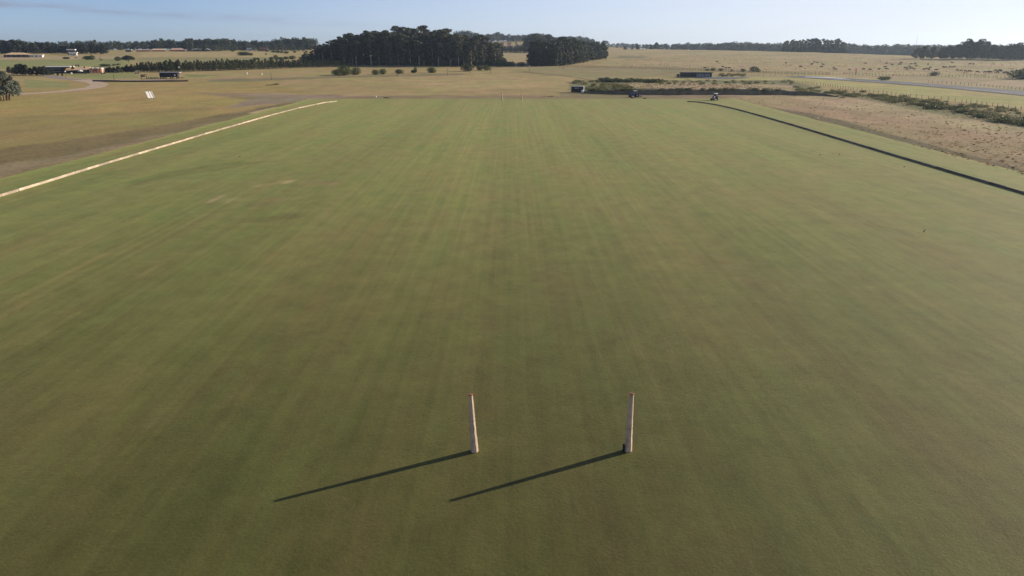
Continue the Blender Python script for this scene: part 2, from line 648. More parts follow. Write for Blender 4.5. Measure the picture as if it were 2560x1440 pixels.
def build_ground():
    az_in = np.radians(np.arange(-42, 42.001, 0.14))
    az_out = np.radians(np.concatenate([np.arange(46, 180, 4), np.arange(-180, -45, 4)]))
    az = np.concatenate([az_in, az_out])
    d_flat = CAMH * 1998.0 / np.linspace(900, 150, 330)
    d_far = np.concatenate([np.linspace(245, 700, 170)[1:], np.linspace(700, 1600, 130)[1:], np.geomspace(1600, 5200, 36)[1:]])
    d = np.concatenate([[0.5, 6, 14, 24, 32], d_flat[d_flat > 36], d_far])
    D, A = np.meshgrid(d, az, indexing='ij')
    X, Y = D * np.sin(A), D * np.cos(A)
    Z = terrain_np(X, Y)
    Z = Z + (vnoise(X * 0.03, Y * 0.03, 9) - 0.5) * np.clip((D - 330) / 300, 0, 1) * 0.6
    me = grid_mesh('ground', X, Y, Z, M['land'], wrap=True)
    base, rough = paint(X.ravel(), Y.ravel(), terrain_np(X.ravel(), Y.ravel()))
    ca = me.color_attributes.new('tone', 'FLOAT_COLOR', 'POINT')
    ca.data.foreach_set('color', np.concatenate([base, np.ones((len(base), 1))], 1).astype(np.float32).ravel())
    ra = me.attributes.new('rough', 'FLOAT', 'POINT')
    ra.data.foreach_set('value', rough.astype(np.float32))
    o = link('ground', me)
    tag(o, kind='structure')


build_ground()

TURF = np.array((0.0825, 0.0758, 0.0245))


def build_pitch():
    # straight side lines fitted to the photograph; the far end is cut square
    Yf = ground(1280, 247.5).y
    ys = np.concatenate([np.linspace(-90, 20, 40)[:-1], np.linspace(20, Yf, 300)])
    t = np.linspace(0, 1, 190)
    Yg, T = np.meshgrid(ys, t, indexing='ij')
    pl1, pl2 = ground(2, 450), ground(765, 250)
    pr1, pr2 = ground(2558, 431), ground(1870, 256)
    pl1.x, pl2.x = -76.3, -78.6
    xl = pl1.x + (Yg - pl1.y) * (pl2.x - pl1.x) / (pl2.y - pl1.y)
    xr = pr1.x + (Yg - pr1.y) * (pr2.x - pr1.x) / (pr2.y - pr1.y)
    wob = (vnoise(Yg * 0.09, Yg * 0, 21) - 0.5) * 0.9
    X = xl + (xr - xl) * T + np.where(T == 0, wob, 0) + np.where(T == 1, -wob, 0)
    Z = np.full_like(X, 0.03)
    me = grid_mesh('pitch', X, Yg, Z, M['turf'])
    x, y = X.ravel(), Yg.ravel()
    px, py = project_np(x, y, np.zeros_like(x))
    tone = np.ones((len(x), 1)) * TURF[None, :]
    n2 = vnoise(x * 0.25, y * 0.12, 31) - 0.5
    n1 = vnoise(x * 0.07, y * 0.03, 32) - 0.5
    # worn muddy patches on the left half
    for poly, c, k in [
        ([(520, 505), (545, 490), (575, 482), (570, 490), (535, 506)], (0.16, 0.12, 0.085), 0.8),
        ([(706, 452), (736, 449), (742, 455), (722, 459)], (0.20, 0.145, 0.10), 0.7),
        ([(770, 456), (850, 448), (850, 462), (780, 465)], (0.105, 0.085, 0.048), 0.8),
        ([(600, 545), (680, 540), (760, 530), (755, 542), (650, 556), (600, 554)], (0.075, 0.068, 0.032), 0.7),
        ([(610, 510), (660, 495), (760, 490), (700, 508), (620, 522)], (0.10, 0.082, 0.045), 0.6),
        ([(420, 470), (520, 445), (540, 450), (470, 475)], (0.085, 0.075, 0.035), 0.5),
        ([(-40, 830), (-40, 800), (120, 712), (240, 645), (275, 636), (250, 655), (130, 735)], (0.15, 0.118, 0.06), 0.32),
        ([(300, 455), (430, 425), (560, 405), (700, 400), (560, 420), (430, 440), (320, 468)], (0.066, 0.066, 0.028), 0.5),
        ([(620, 462), (700, 452), (705, 458), (640, 470)], (0.15, 0.115, 0.065), 0.5),
        ([(560, 500), (600, 492), (610, 497), (575, 506)], (0.15, 0.125, 0.08), 0.45),
        ([(1010, 508), (1040, 510), (1030, 524), (1005, 520)], (0.09, 0.085, 0.05), 0.7),
        ([(1530, 400), (1560, 400), (1555, 406), (1530, 405)], (0.085, 0.085, 0.045), 0.7),
        ([(1620, 408), (1700, 411), (1690, 415), (1610, 412)], (0.085, 0.085, 0.045), 0.6),
        ([(1170, 368), (1200, 368), (1200, 372), (1170, 371)], (0.10, 0.085, 0.045), 0.6),
    ]:
        m = inpoly(px + n2 * 26, py + n1 * 8, poly)
        k = min(1, k * 1.25)
        tone[m] = tone[m] * (1 - k) + np.array(c) * np.array((0.9, 0.86, 0.62)) * k
    # greener grass on the left side; its dimmer light is put into the tone too
    gl = np.clip((-x - 5 + 14 * (vnoise(x * 0.03, y * 0.012, 35) - 0.5)) / 55, 0, 1) * np.clip((230 - y) / 120, 0, 1)
    tone = tone * (1 - gl[:, None] * np.array((0.19, 0.13, 0.10))[None, :])
    # brighter green strip just inside the edges
    e = np.minimum(T.ravel(), 1 - T.ravel()) * 160
    edge = np.exp(-(e / 1.6) ** 2)[:, None]
    tone = tone * (1 - 0.4 * edge) + np.array((0.135, 0.125, 0.036))[None, :] * 0.4 * edge
    ca = me.color_attributes.new('tone', 'FLOAT_COLOR', 'POINT')
    ca.data.foreach_set('color', np.concatenate([tone, np.ones((len(tone), 1))], 1).astype(np.float32).ravel())
    tag(link('pitch', me), kind='structure')


build_pitch()

# ------------------------------------------------------------------ object materials
def leaf_material(name, a, b, trans=0.25, var=0.18):
    """foliage: two leaf greens varied leaf by leaf and tree by tree, some light passes through"""
    t = NT(name)
    oi = t.n.new('ShaderNodeObjectInfo')
    gi = t.n.new('ShaderNodeNewGeometry')
    f = t.math('ADD', t.math('MULTIPLY', gi.outputs['Random Per Island'], 0.65), t.math('MULTIPLY', oi.outputs['Random'], 0.35))
    c = t.mix(f, a, b)
    v = t.maprange(oi.outputs['Random'], 0, 1, 1 - var, 1 + var)
    vc = t.n.new('ShaderNodeCombineColor')
    for i in range(3):
        t.l.new(v, vc.inputs[i])
    c = t.mix(1.0, c, vc.outputs[0], 'MULTIPLY')
    t.set('Base Color', c)
    t.set('Roughness', 0.6)
    t.set('Specular IOR Level', 0.25)
    tr = t.n.new('ShaderNodeBsdfTranslucent')
    t.l.new(c, tr.inputs[0])
    mx = t.n.new('ShaderNodeMixShader')
    mx.inputs[0].default_value = trans
    t.l.new(t.b.outputs[0], mx.inputs[1])
    t.l.new(tr.outputs[0], mx.inputs[2])
    t.l.new(mx.outputs[0], t.out.inputs['Surface'])
    return t.m


M['gum'] = leaf_material('eucalyptus_leaves', (0.045, 0.052, 0.028), (0.135, 0.130, 0.068))
M['darkleaf'] = leaf_material('dense_dark_leaves', (0.030, 0.038, 0.022), (0.060, 0.066, 0.036))
M['pineleaf'] = leaf_material('pine_needles', (0.045, 0.060, 0.026), (0.100, 0.115, 0.048))
M['bushleaf'] = leaf_material('bush_leaves', (0.045, 0.062, 0.020), (0.115, 0.135, 0.042))
M['greyleaf'] = leaf_material('grey_green_leaves', (0.150, 0.168, 0.120), (0.280, 0.300, 0.225), 0.35)
M['farleaf'] = leaf_material('distant_leaves', (0.055, 0.068, 0.036), (0.120, 0.130, 0.066))
M['scrubleaf'] = leaf_material('scrub_leaves', (0.130, 0.138, 0.052), (0.245, 0.225, 0.095), 0.4)
M['dryleaf'] = leaf_material('dry_grass_blades', (0.22, 0.165, 0.095), (0.36, 0.27, 0.165), 0.55)
M['bark'] = simple('bark', (0.10, 0.075, 0.055), 0.9, 0.35, 4)
M['palebark'] = simple('pale_bark', (0.52, 0.45, 0.36), 0.85, 0.4, 0.8, stretch=(3, 3, 0.6))
M['redbark'] = simple('reddish_bark', (0.13, 0.07, 0.045), 0.9, 0.35, 3)


def post_material():
    t = NT('pale_split_wood')
    p = t.pos('object')
    n = t.noise(t.scaled(p, (22, 22, 0.9)), 1.0, 5, 0.65, 0.3)
    n2 = t.noise(t.scaled(p, (4, 4, 2.2)), 1.0, 4, 0.6)
    c = t.ramp(t.math('ADD', t.math('MULTIPLY', n, 0.6), t.math('MULTIPLY', n2, 0.4)), [(0.34, (0.26, 0.155, 0.10)), (0.48, (0.50, 0.355, 0.26)), (0.64, (0.68, 0.53, 0.40))])
    t.set('Base Color', c)
    t.set('Roughness', 0.75)
    t.bump(n, 0.9, 0.03)
    return t.m


M['post'] = post_material()
M['redcap'] = simple('red_paint', (0.30, 0.12, 0.085), 0.7, 0.3, 5)
M['seam'] = simple('dark_seam', (0.13, 0.09, 0.08), 0.8, 0.3, 8)
M['blacktimber'] = simple('black_timber', (0.022, 0.02, 0.02), 0.8, 0.4, 2)
M['darktimber'] = simple('weathered_dark_timber', (0.05, 0.045, 0.042), 0.85, 0.4, 1.2)
M['board_sunlit'] = simple('sunlit_plank', (0.42, 0.335, 0.25), 0.8, 0.35, 0.9, each=0.3)  # left planks: sunlight on their face is put into the paler colour
M['board_shaded'] = simple('shaded_plank', (0.20, 0.16, 0.125), 0.85, 0.3, 1.2, each=0.3)  # right planks: the shade on their face is put into the darker colour
M['blackmetal'] = simple('black_painted_steel', (0.016, 0.016, 0.020), 0.55, 0.3, 1.5)
M['lightmetal'] = simple('galvanised_steel', (0.50, 0.50, 0.52), 0.45, 0.15, 2)
M['white'] = simple('white_paint', (0.80, 0.79, 0.76), 0.6, 0.06, 1.0)
M['glass'] = simple('dark_window', (0.03, 0.035, 0.045), 0.12, 0.1, 1.0, spec=0.8)
M['grey'] = simple('grey_paint', (0.28, 0.28, 0.29), 0.6, 0.15, 1.0)
M['bluepaint'] = simple('blue_paint', (0.045, 0.085, 0.19), 0.45, 0.2, 1.5)
M['violetpaint'] = simple('dull_violet_paint', (0.075, 0.065, 0.13), 0.5, 0.2, 1.5)
M['rubber'] = simple('rubber', (0.02, 0.019, 0.018), 0.9, 0.2, 5)
M['rim'] = simple('wheel_rim', (0.30, 0.29, 0.31), 0.6, 0.1, 2)
M['tanroof'] = simple('tan_shingle', (0.72, 0.50, 0.29), 0.9, 0.22, 1.5)
M['terracotta'] = simple('terracotta', (0.36, 0.14, 0.085), 0.85, 0.25, 0.6)
M['pinkwall'] = simple('pink_stucco', (0.62, 0.40, 0.29), 0.85, 0.12, 0.6)
M['darkwall'] = simple('dark_stained_wall', (0.045, 0.038, 0.045), 0.8, 0.3, 0.6)
M['asphalt'] = simple('asphalt', (0.125, 0.120, 0.125), 0.9, 0.22, 0.06)
M['gravel'] = simple('gravel', (0.50, 0.36, 0.245), 0.95, 0.2, 0.15)
M['greyroad'] = simple('grey_gravel', (0.29, 0.235, 0.20), 0.95, 0.2, 0.1)
M['linepaint'] = simple('road_paint', (0.60, 0.60, 0.62), 0.7, 0.25, 0.15)
M['orange'] = simple('orange_fabric', (0.70, 0.24, 0.13), 0.7, 0.12, 1)
M['cowhide'] = simple('dark_hide', (0.045, 0.03, 0.024), 0.7, 0.5, 1.0)
M['cowbrown'] = simple('brown_hide', (0.11, 0.06, 0.038), 0.7, 0.4, 1.0)
M['feather'] = simple('grey_brown_feathers', (0.10, 0.075, 0.05), 0.7, 0.4, 14)
M['fencewood'] = simple('grey_fence_wood', (0.085, 0.07, 0.055), 0.9, 0.3, 2)
M['bank'] = simple('grassy_bank_soil', (0.16, 0.125, 0.075), 0.95, 0.45, 0.35)


# ------------------------------------------------------------------ plants
def clump(rng, c, rad, n, size, flat=0.0, shell=0.55):
    """n leaf-cluster quads through an ellipsoid, thicker toward its surface"""
    d = rng.normal(size=(n, 3))
    d /= np.linalg.norm(d, axis=1)[:, None]
    r = shell + (1 - shell) * rng.random(n) ** 0.6
    lump = 0.82 + 0.36 * rng.random(n)
    p = np.array(c) + d * (r * lump)[:, None] * np.array(rad)
    nrm = d + rng.normal(size=(n, 3)) * 0.75
    nrm[:, 2] += flat
    nrm /= np.linalg.norm(nrm, axis=1)[:, None]
    a = np.cross(nrm, rng.normal(size=(n, 3)))
    a /= np.linalg.norm(a, axis=1)[:, None] + 1e-9
    b = np.cross(nrm, a)
    s = size * (0.55 + 0.9 * rng.random(n))
    a *= s[:, None]
    b *= (s * (0.45 + 0.4 * rng.random(n)))[:, None]
    return np.stack([p - a - b, p + a - b * 0.6, p + a * 0.8 + b, p - a * 0.7 + b * 0.9], 1)


def gum_tree(seed, h=34.0, spread=0.15, nclump=17, n=120, low=0.34, mat='gum', bark='palebark', leaf=0.66):
    """tall tree: pale bent trunk, rising limbs, rounded leaf clumps with gaps between; unit = metres"""
    rng = np.random.default_rng(seed)
    tr = MB()
    bend = rng.normal(size=2) * 0.035 * h
    pts = [(bend[0] * (q ** 2), bend[1] * (q ** 2), h * q) for q in (0, 0.2, 0.42, 0.62, 0.82, 0.93)]
    tr.tube(pts, [0.55, 0.46, 0.37, 0.27, 0.16, 0.06], 6)
    Q = []
    for k in range(nclump):
        q = low + (0.97 - low) * ((k + 0.5) / nclump) ** 0.85
        ang = k * 2.4 + rng.random() * 1.2
        w = spread * h * (0.45 + 0.75 * math.sin(math.pi * min(1, (q - low * 0.55) / (1.08 - low * 0.55)))) * (0.55 + 0.6 * rng.random())
        if q > 0.9:
            w *= 0.8
        cx, cy, cz = bend[0] * q * q + math.cos(ang) * w, bend[1] * q * q + math.sin(ang) * w, q * h
        q0 = max(0.15, q - 0.13)
        tr.tube([(bend[0] * q0 * q0, bend[1] * q0 * q0, h * q0), (cx * 0.55, cy * 0.55, cz - 0.05 * h), (cx, cy, cz - 0.01 * h)], [0.16, 0.10, 0.04], 5, caps=False)
        r = h * (0.056 + 0.035 * rng.random())
        f = 0.95 - 0.42 * q
        Q.append(clump(rng, (cx, cy, cz), (r * 1.2, r * 1.2, r * f), n, leaf, 0.5))
    trunk = tr.mesh('trunk', M[bark], True)
    crown = quads_mesh('crown', np.concatenate(Q), M[mat])
    return trunk, crown, h


def dense_tree(seed, h=22.0, wid=0.36, nclump=26, n=80, low=0.10, mat='darkleaf', bark='bark', leaf=0.62, top=0.55, rad=0.115):
    """broad dense crown reaching low"""
    rng = np.random.default_rng(seed)
    tr = MB()
    tr.tube([(0, 0, 0), (0.2, 0.1, h * 0.3), (0, 0.2, h * 0.75)], [h * 0.018, h * 0.014, h * 0.004], 6)
    Q = []
    for k in range(nclump):
        q = low + (0.93 - low) * ((k + 0.5) / nclump)
        prof = math.sin(math.pi * (0.16 + 0.80 * ((q - low) / (1 - low)) ** top))
        ang = k * 2.4 + rng.random()
        w = wid * h * prof * (0.35 + 0.65 * rng.random() ** 0.5)
        cx, cy, cz = math.cos(ang) * w, math.sin(ang) * w, q * h
        if k % 3 == 0:
            tr.tube([(0, 0, max(0.1, q - 0.12) * h), (cx * 0.6, cy * 0.6, cz - 0.03 * h), (cx, cy, cz)], [h * 0.007, h * 0.005, h * 0.002], 4, caps=False)
        r = h * rad * (0.75 + 0.55 * rng.random())
        Q.append(clump(rng, (cx, cy, cz), (r * 1.1, r * 1.1, r * 0.85), n, leaf, 0.2))
    return tr.mesh('trunk', M[bark], True), quads_mesh('crown', np.concatenate(Q), M[mat]), h


def young_pine(seed, h=8.0, mat='pineleaf'):
    rng = np.random.default_rng(seed)
    tr = MB()
    tr.tube([(0, 0, 0), (0.05, 0, h * 0.5), (0, 0.05, h * 0.97)], [0.13, 0.09, 0.02], 5)
    Q = []
    for k in range(22):
        q = 0.12 + 0.86 * (k + 0.5) / 22
        w = 0.23 * h * (1 - q) ** 0.75 * (0.5 + 0.6 * rng.random()) + 0.02 * h
        ang = k * 2.4 + rng.random()
        cx, cy = math.cos(ang) * w, math.sin(ang) * w
        tr.tube([(0, 0, q * h - 0.1), (cx, cy, q * h + 0.15)], [0.035, 0.012], 4, caps=False)
        r = h * (0.085 - 0.035 * q)
        Q.append(clump(rng, (cx, cy, q * h + 0.1), (r, r, r * 1.15), 26, 0.22, 0.1, 0.3))
    return tr.mesh('trunk', M['bark'], True), quads_mesh('crown', np.concatenate(Q), M[mat]), h


def round_bush(seed, h=4.0, wid=0.80, n=1300, mat='bushleaf', stems=3, low=0.05, lobes=5, leaf=0.19):
    """low rounded crown on short stems; lobes make its outline uneven"""
    rng = np.random.default_rng(seed)
    tr = MB()
    Q = []
    for k in range(lobes):
        a = 2 * math.pi * k / lobes + rng.random()
        d = wid * h * 0.42 * (0.4 + 0.6 * rng.random()) if lobes > 1 else 0
        cz = h * (low + (1 - low) * (0.38 + 0.14 * rng.random()))
        r = h * (1 - low) * (0.47 + 0.07 * rng.random())
        c = (math.cos(a) * d, math.sin(a) * d, cz)
        Q.append(clump(rng, c, (r * 0.8 * wid / 0.5, r * 0.8 * wid / 0.5, r), n // lobes, leaf, 0.1, 0.72))
        if k < stems:
            tr.tube([(math.cos(a) * 0.12 * h * 0.5, math.sin(a) * 0.12 * h * 0.5, 0), (c[0] * 0.6, c[1] * 0.6, cz * 0.55), c], [h * 0.022, h * 0.016, h * 0.006], 5, caps=False)
    return tr.mesh('trunk', M['bark'], True), quads_mesh('crown', np.concatenate(Q), M[mat]), h


def umbrella_tree(seed, h=9.0, wid=0.75, mat='darkleaf', leaf=0.3):
    rng = np.random.default_rng(seed)
    tr = MB()
    tr.tube([(0, 0, 0), (0.1, 0, h * 0.22), (0.0, 0.1, h * 0.45)], [h * 0.03, h * 0.024, h * 0.016], 6)
    Q = []
    for k in range(18):
        a, q = k * 2.4, math.sqrt((k + 0.5) / 18)
        x, y = math.cos(a) * q * wid * h, math.sin(a) * q * wid * h
        z = h * (0.44 + 0.36 * math.cos(q * 1.45))
        tr.tube([(0, 0, h * 0.3), (x * 0.55, y * 0.55, z * 0.72), (x, y, z)], [h * 0.012, h * 0.009, h * 0.003], 4, caps=False)
        r = h * (0.17 + 0.05 * rng.random())
        Q.append(clump(rng, (x, y, z), (r * 1.15, r * 1.15, r * 0.8), 130, leaf, 0.3))
    return tr.mesh('trunk', M['bark'], True), quads_mesh('crown', np.concatenate(Q), M[mat]), h


def leaning_wattle(seed, h=8.5):
    """big loose grey-green tree on several dark stems"""
    rng = np.random.default_rng(seed)
    tr = MB()
    Q = []
    for k in range(7):
        a = k * 2.4
        bx, by = math.cos(a) * 1.6, math.sin(a) * 1.2
        tx, ty = bx * 1.9 + rng.normal() * 0.4, by * 1.9 + rng.normal() * 0.4
        tr.tube([(bx, by, 0), ((bx + tx) / 2 - 0.2, (by + ty) / 2, h * 0.3), (tx, ty, h * 0.62)], [0.17, 0.13, 0.06], 6, caps=False)
        for j in range(3):
            b = rng.random() * 6.28
            ex, ey, ez = tx + math.cos(b) * 1.2, ty + math.sin(b) * 1.2, h * (0.62 + 0.25 * rng.random())
            tr.tube([(tx, ty, h * 0.5), (ex, ey, ez)], [0.06, 0.02], 4, caps=False)
    for k in range(150):
        a, q = k * 2.4, math.sqrt((k + 0.5) / 150)
        x, y = math.cos(a) * q * h * 0.52, math.sin(a) * q * h * 0.5
        top = h * (0.98 - 0.5 * q ** 2.2)
        lo = h * (0.34 - 0.16 * q)
        z = lo + (top - lo) * (0.1 + 0.9 * rng.random() ** 0.8)
        r = h * (0.055 + 0.04 * rng.random())
        Q.append(clump(rng, (x, y, z), (r, r, r * 1.3), 130, 0.17, 0.2, 0.35))
    return tr.mesh('trunk', M['redbark'], True), quads_mesh('crown', np.concatenate(Q), M['greyleaf']), h


def plant(proto, loc, height, name, label, cat, group=None, wide=1.0, rz=None, rng=random):
    """an Empty at the foot of the tree with its trunk and crown"""
    tm, cm, h = proto
    s = height / h
    e = empty(name, loc, rng.random() * 6.28 if rz is None else rz, label, cat, group, (s * wide, s * wide, s))
    link('trunk', tm, e)
    link('crown', cm, e)
    return e


random.seed(4)
GUM = [gum_tree(10 + i, 34, 0.14 + 0.02 * (i % 3), 18 + i % 4, low=(0.34, 0.14, 0.24)[i % 3]) for i in range(6)]
YGUM = [gum_tree(40 + i, 22, 0.17, 15, 90, 0.16, leaf=0.5) for i in range(3)]
DENSE = [dense_tree(60 + i, 22, 0.30 + 0.03 * (i % 3)) for i in range(5)]
FARTREE = [dense_tree(80 + i, 16, 0.34 + 0.05 * (i % 3), 15, 46, 0.12, 'farleaf', leaf=0.62, rad=0.15) for i in range(5)]
FLATTOP = [umbrella_tree(120 + i, 12, 0.55, 'farleaf', 0.5) for i in range(2)]
PINE = [young_pine(100 + i) for i in range(5)]
BUSH = [round_bush(140 + i, 4.0, 0.78 + 0.05 * (i % 3)) for i in range(4)]
UMB = umbrella_tree(150)

# ------------------------------------------------------------------ goal posts
def goal_post(px_, py_, height, lean, label, far=False, block=False):
    p = ground(px_, py_)
    p.z = 0.03
    e = empty('goal_post', p, 0, label, 'goal post', 'padded wooden goal posts')
    rng = np.random.default_rng(int(px_))
    mb = MB()
    PR = 1.4 if far else 1.0
    n, rings = 6, 13
    vs, fs = [], []
    for i in range(rings):
        q = i / (rings - 1)
        r = PR * (0.192 + (0.098 - 0.192) * q ** 0.9)
        ox = lean * q * height
        for k in range(n):
            a = 2 * math.pi * k / n + rng.normal() * 0.05
            rr = r * (1 + rng.normal() * 0.025)
            vs.append((ox + math.cos(a) * rr, math.sin(a) * rr, q * height))
    for i in range(rings - 1):
        for k in range(n):
            fs.append((i * n + k, i * n + (k + 1) % n, (i + 1) * n + (k + 1) % n, (i + 1) * n + k))
    fs.append(tuple(range(n - 1, -1, -1)))
    fs.append(tuple((rings - 1) * n + k for k in range(n)))
    mb.add(vs, fs)
    mb.build('shaft', M['post'], e)
    cb = MB()
    cb.tube([(lean * height, 0, height - 0.012), (lean * height, 0, height + 0.035), (lean * height, 0, height + 0.05)], [0.101, 0.101, 0.085], 14)
    cb.build('cap', M['redcap'], e)
    for q in ((0.56,) if px_ < 1400 else (0.41,)) if not far else (0.5,):
        b = MB()
        r = PR * (0.192 + (0.098 - 0.192) * q ** 0.9) + 0.011
        b.tube([(lean * q * height, 0, q * height - 0.009), (lean * q * height, 0, q * height + 0.009)], r - 0.006, 6)
        b.build('seam', M['seam'], e)
    if block:
        k = MB()
        k.box((-0.222, -0.02, 0.18), (0.07, 0.14, 0.36), 0.1)
        k.build('ground_peg', M['blacktimber'], e, bevel=0.01)
    return e


goal_post(1186.5, 1129, 2.98, -0.045, 'left post of the near goal, pale split wood with a red top')
goal_post(1570, 1128, 3.0, 0.010, 'right post of the near goal, with a dark block against its foot', block=True)
goal_post(1255.5, 251.5, 3.1, -0.02, 'left post of the small far goal on the field end', True)
goal_post(1304, 250.5, 3.2, -0.02, 'right post of the small far goal on the field end', True)


# ------------------------------------------------------------------ side boards
def side_board(pts, hgt, thick, mat, label, wavy):
    """long row of planks on edge; each plank a part"""
    P = [Vector(p) for p in pts]
    e = empty('side_board', P[-1], 0, label, 'side board')
    seg = []
    L = [0]
    for a, b in zip(P, P[1:]):
        L.append(L[-1] + (b - a).length)
    n = min(98, int(L[-1] / 3.6))

    def at(s):
        for i in range(len(P) - 1):
            if s <= L[i + 1] or i == len(P) - 2:
                return P[i].lerp(P[i + 1], (s - L[i]) / (L[i + 1] - L[i]))
    rng = random.Random(5)
    for i in range(n):
        a, b = at(L[-1] * i / n), at(L[-1] * (i + 1) / n)
        d = b - a
        c = (a + b) / 2 - P[-1]
        mb = MB()
        mb.box((0, 0, hgt / 2), (d.length - 0.03, thick, hgt), 0, rx=wavy)
        mb.box((-d.length * 0.3, 0.0, hgt * 0.4), (0.06, thick + 0.05, hgt * 0.75))
        o = mb.build('plank', mat, e)
        o.location = (c.x + rng.uniform(-0.03, 0.03), c.y, rng.uniform(-0.02, 0.015) + 0.03)
        o.rotation_euler = (0, rng.uniform(-0.004, 0.004), math.atan2(d.y, d.x) + rng.uniform(-0.006, 0.006))
    return e


def gp(px_, py_):
    p = ground(px_, py_)
    p.z = 0
    return p


lb = [gp(x, y) for x, y in ((842, 254.5), (812, 257.5), (780, 264), (740, 273), (690, 286), (640, 300), (520, 334.5), (400, 370.5), (260, 412.5), (120, 456), (0, 493))]
d = (lb[-1] - lb[-2]).normalized()
lb.append(lb[-1] + d * 14)
side_board(lb, 0.33, 0.10, M['board_sunlit'], 'long low pale plank board along the left side of the field', 0.12)
rb = [gp(x, y) for x, y in ((1718, 254.5), (1750, 256.5), (1790, 262.5), (1840, 273.5), (1900, 290), (1980, 313), (2080, 343), (2200, 379), (2380, 432.5), (2560, 485))]
d = (rb[-1] - rb[-2]).normalized()
rb.append(rb[-1] + d * 14)
side_board(rb, 0.29, 0.10, M['board_shaded'], 'long low dark plank board along the right side of the field', 0.0)

# ------------------------------------------------------------------ woods
rt = random.Random(21)


def profile(pts, x):
    return float(np.interp(x, [p[0] for p in pts], [p[1] for p in pts]))


# the central stand of tall eucalyptus: outline of its top read from the photograph
TOP = [(745, 142), (765, 128), (790, 112), (830, 98), (870, 79), (905, 72), (960, 66), (1010, 64), (1060, 64), (1095, 66), (1120, 69), (1150, 76), (1200, 84), (1235, 98), (1258, 112)]
BASE = [(745, 160), (900, 163.5), (1100, 165), (1180, 166), (1258, 163)]
rows = [(0, 30), (11, 30), (23, 28), (37, 22), (54, 17)]
for ri, (back, cnt) in enumerate(rows):
    for i in range(cnt):
        px_ = 752 + (1252 - 752) * (i + 0.15 + 0.7 * rt.random()) / cnt
        g0 = ground(px_, profile(BASE, px_) + rt.uniform(-0.8, 0.6))
        p = at_depth(px_, g0.y + back + rt.uniform(-3, 3))
        ht = zrow(p.y, profile(TOP, px_)) - p.z
        k = (0.72, 0.82, 0.89, 0.95, 0.98)[ri] * rt.uniform(0.80, 1.05)
        edge = px_ < 840 or px_ > 1225
        pr = rt.choice(YGUM if edge and rt.random() < 0.7 else GUM)
        plant(pr, p, max(6, ht * k), 'eucalyptus_tree', 'tall eucalyptus packed in the big central wood behind the round bushes', 'tree', 'eucalyptus trees of the central wood', rt.uniform(0.9, 1.2), rng=rt)
# low growth under its edge
for i in range(90):
    px_ = 755 + 498 * (i + rt.random()) / 90
    p = ground(px_, profile(BASE, px_) + rt.uniform(-1.6, 0.2))
    p = at_depth(px_, p.y + rt.choice((1, 10, 24, 40)))
    plant(rt.choice(BUSH), p, rt.uniform(2.5, 7.5), 'understorey_bush', 'dark low bush at the foot of the central wood', 'bush', 'bushes under the central wood', 1.3, rng=rt)

# the darker grove right of it
TOP2 = [(1318, 108), (1345, 96), (1380, 98), (1410, 95), (1440, 98), (1470, 106), (1496, 98), (1508, 104), (1522, 112)]
BASE2 = [(1318, 166), (1400, 165), (1440, 160), (1475, 152), (1505, 148), (1522, 146)]
for ri, (back, cnt) in enumerate([(0, 17), (13, 16), (28, 14), (48, 13)]):
    for i in range(cnt):
        px_ = 1330 + (1512 - 1330) * (i + 0.2 + 0.6 * rt.random()) / cnt
        g0 = ground(px_, profile(BASE2, px_))
        p = at_depth(px_, g0.y + back + rt.uniform(-3, 3))
        ht = zrow(p.y, profile(TOP2, px_)) - p.z
        plant(rt.choice(DENSE), p, max(7, ht * (0.74, 0.84, 0.95, 1.0)[ri] * rt.uniform(0.88, 1.05)), 'grove_tree', 'dark dense tree massed in the grove right of the central wood', 'tree', 'trees of the dark grove', rt.uniform(0.85, 1.1), rng=rt)
p = ground(1513, 127.5)
plant(GUM[2], p, zrow(p.y, 101) - p.z, 'solitary_tree', 'lone slim tree on the slope just past the right end of the grove', 'tree', wide=1.5, rng=rt)

# the row of young pines, nearest row in front
for ri, (back, cnt, k) in enumerate([(0, 82, 0.92), (9, 74, 1.05)]):
    for i in range(cnt):
        px_ = 318 + (880 - 318) * (i + 0.2 + 0.6 * rt.random()) / cnt
        yb = float(np.interp(px_, [318, 420, 560, 700, 850, 880], [181, 180, 176.5, 171.5, 167.5, 167]))
        p0 = ground(px_, yb)
        p = at_depth(px_, p0.y + back)
        yt = float(np.interp(px_, [318, 420, 560, 700, 800, 880], [162, 152, 150, 148, 150, 156]))
        ht = (zrow(p.y, yt) - p.z) * k * rt.uniform(0.78, 1.08)
        plant(rt.choice(PINE), p, max(2.5, ht), 'young_pine', 'young pine in the long dark row behind the black hut', 'tree', 'young pines in the long row', rt.uniform(1.0, 1.5), rng=rt)

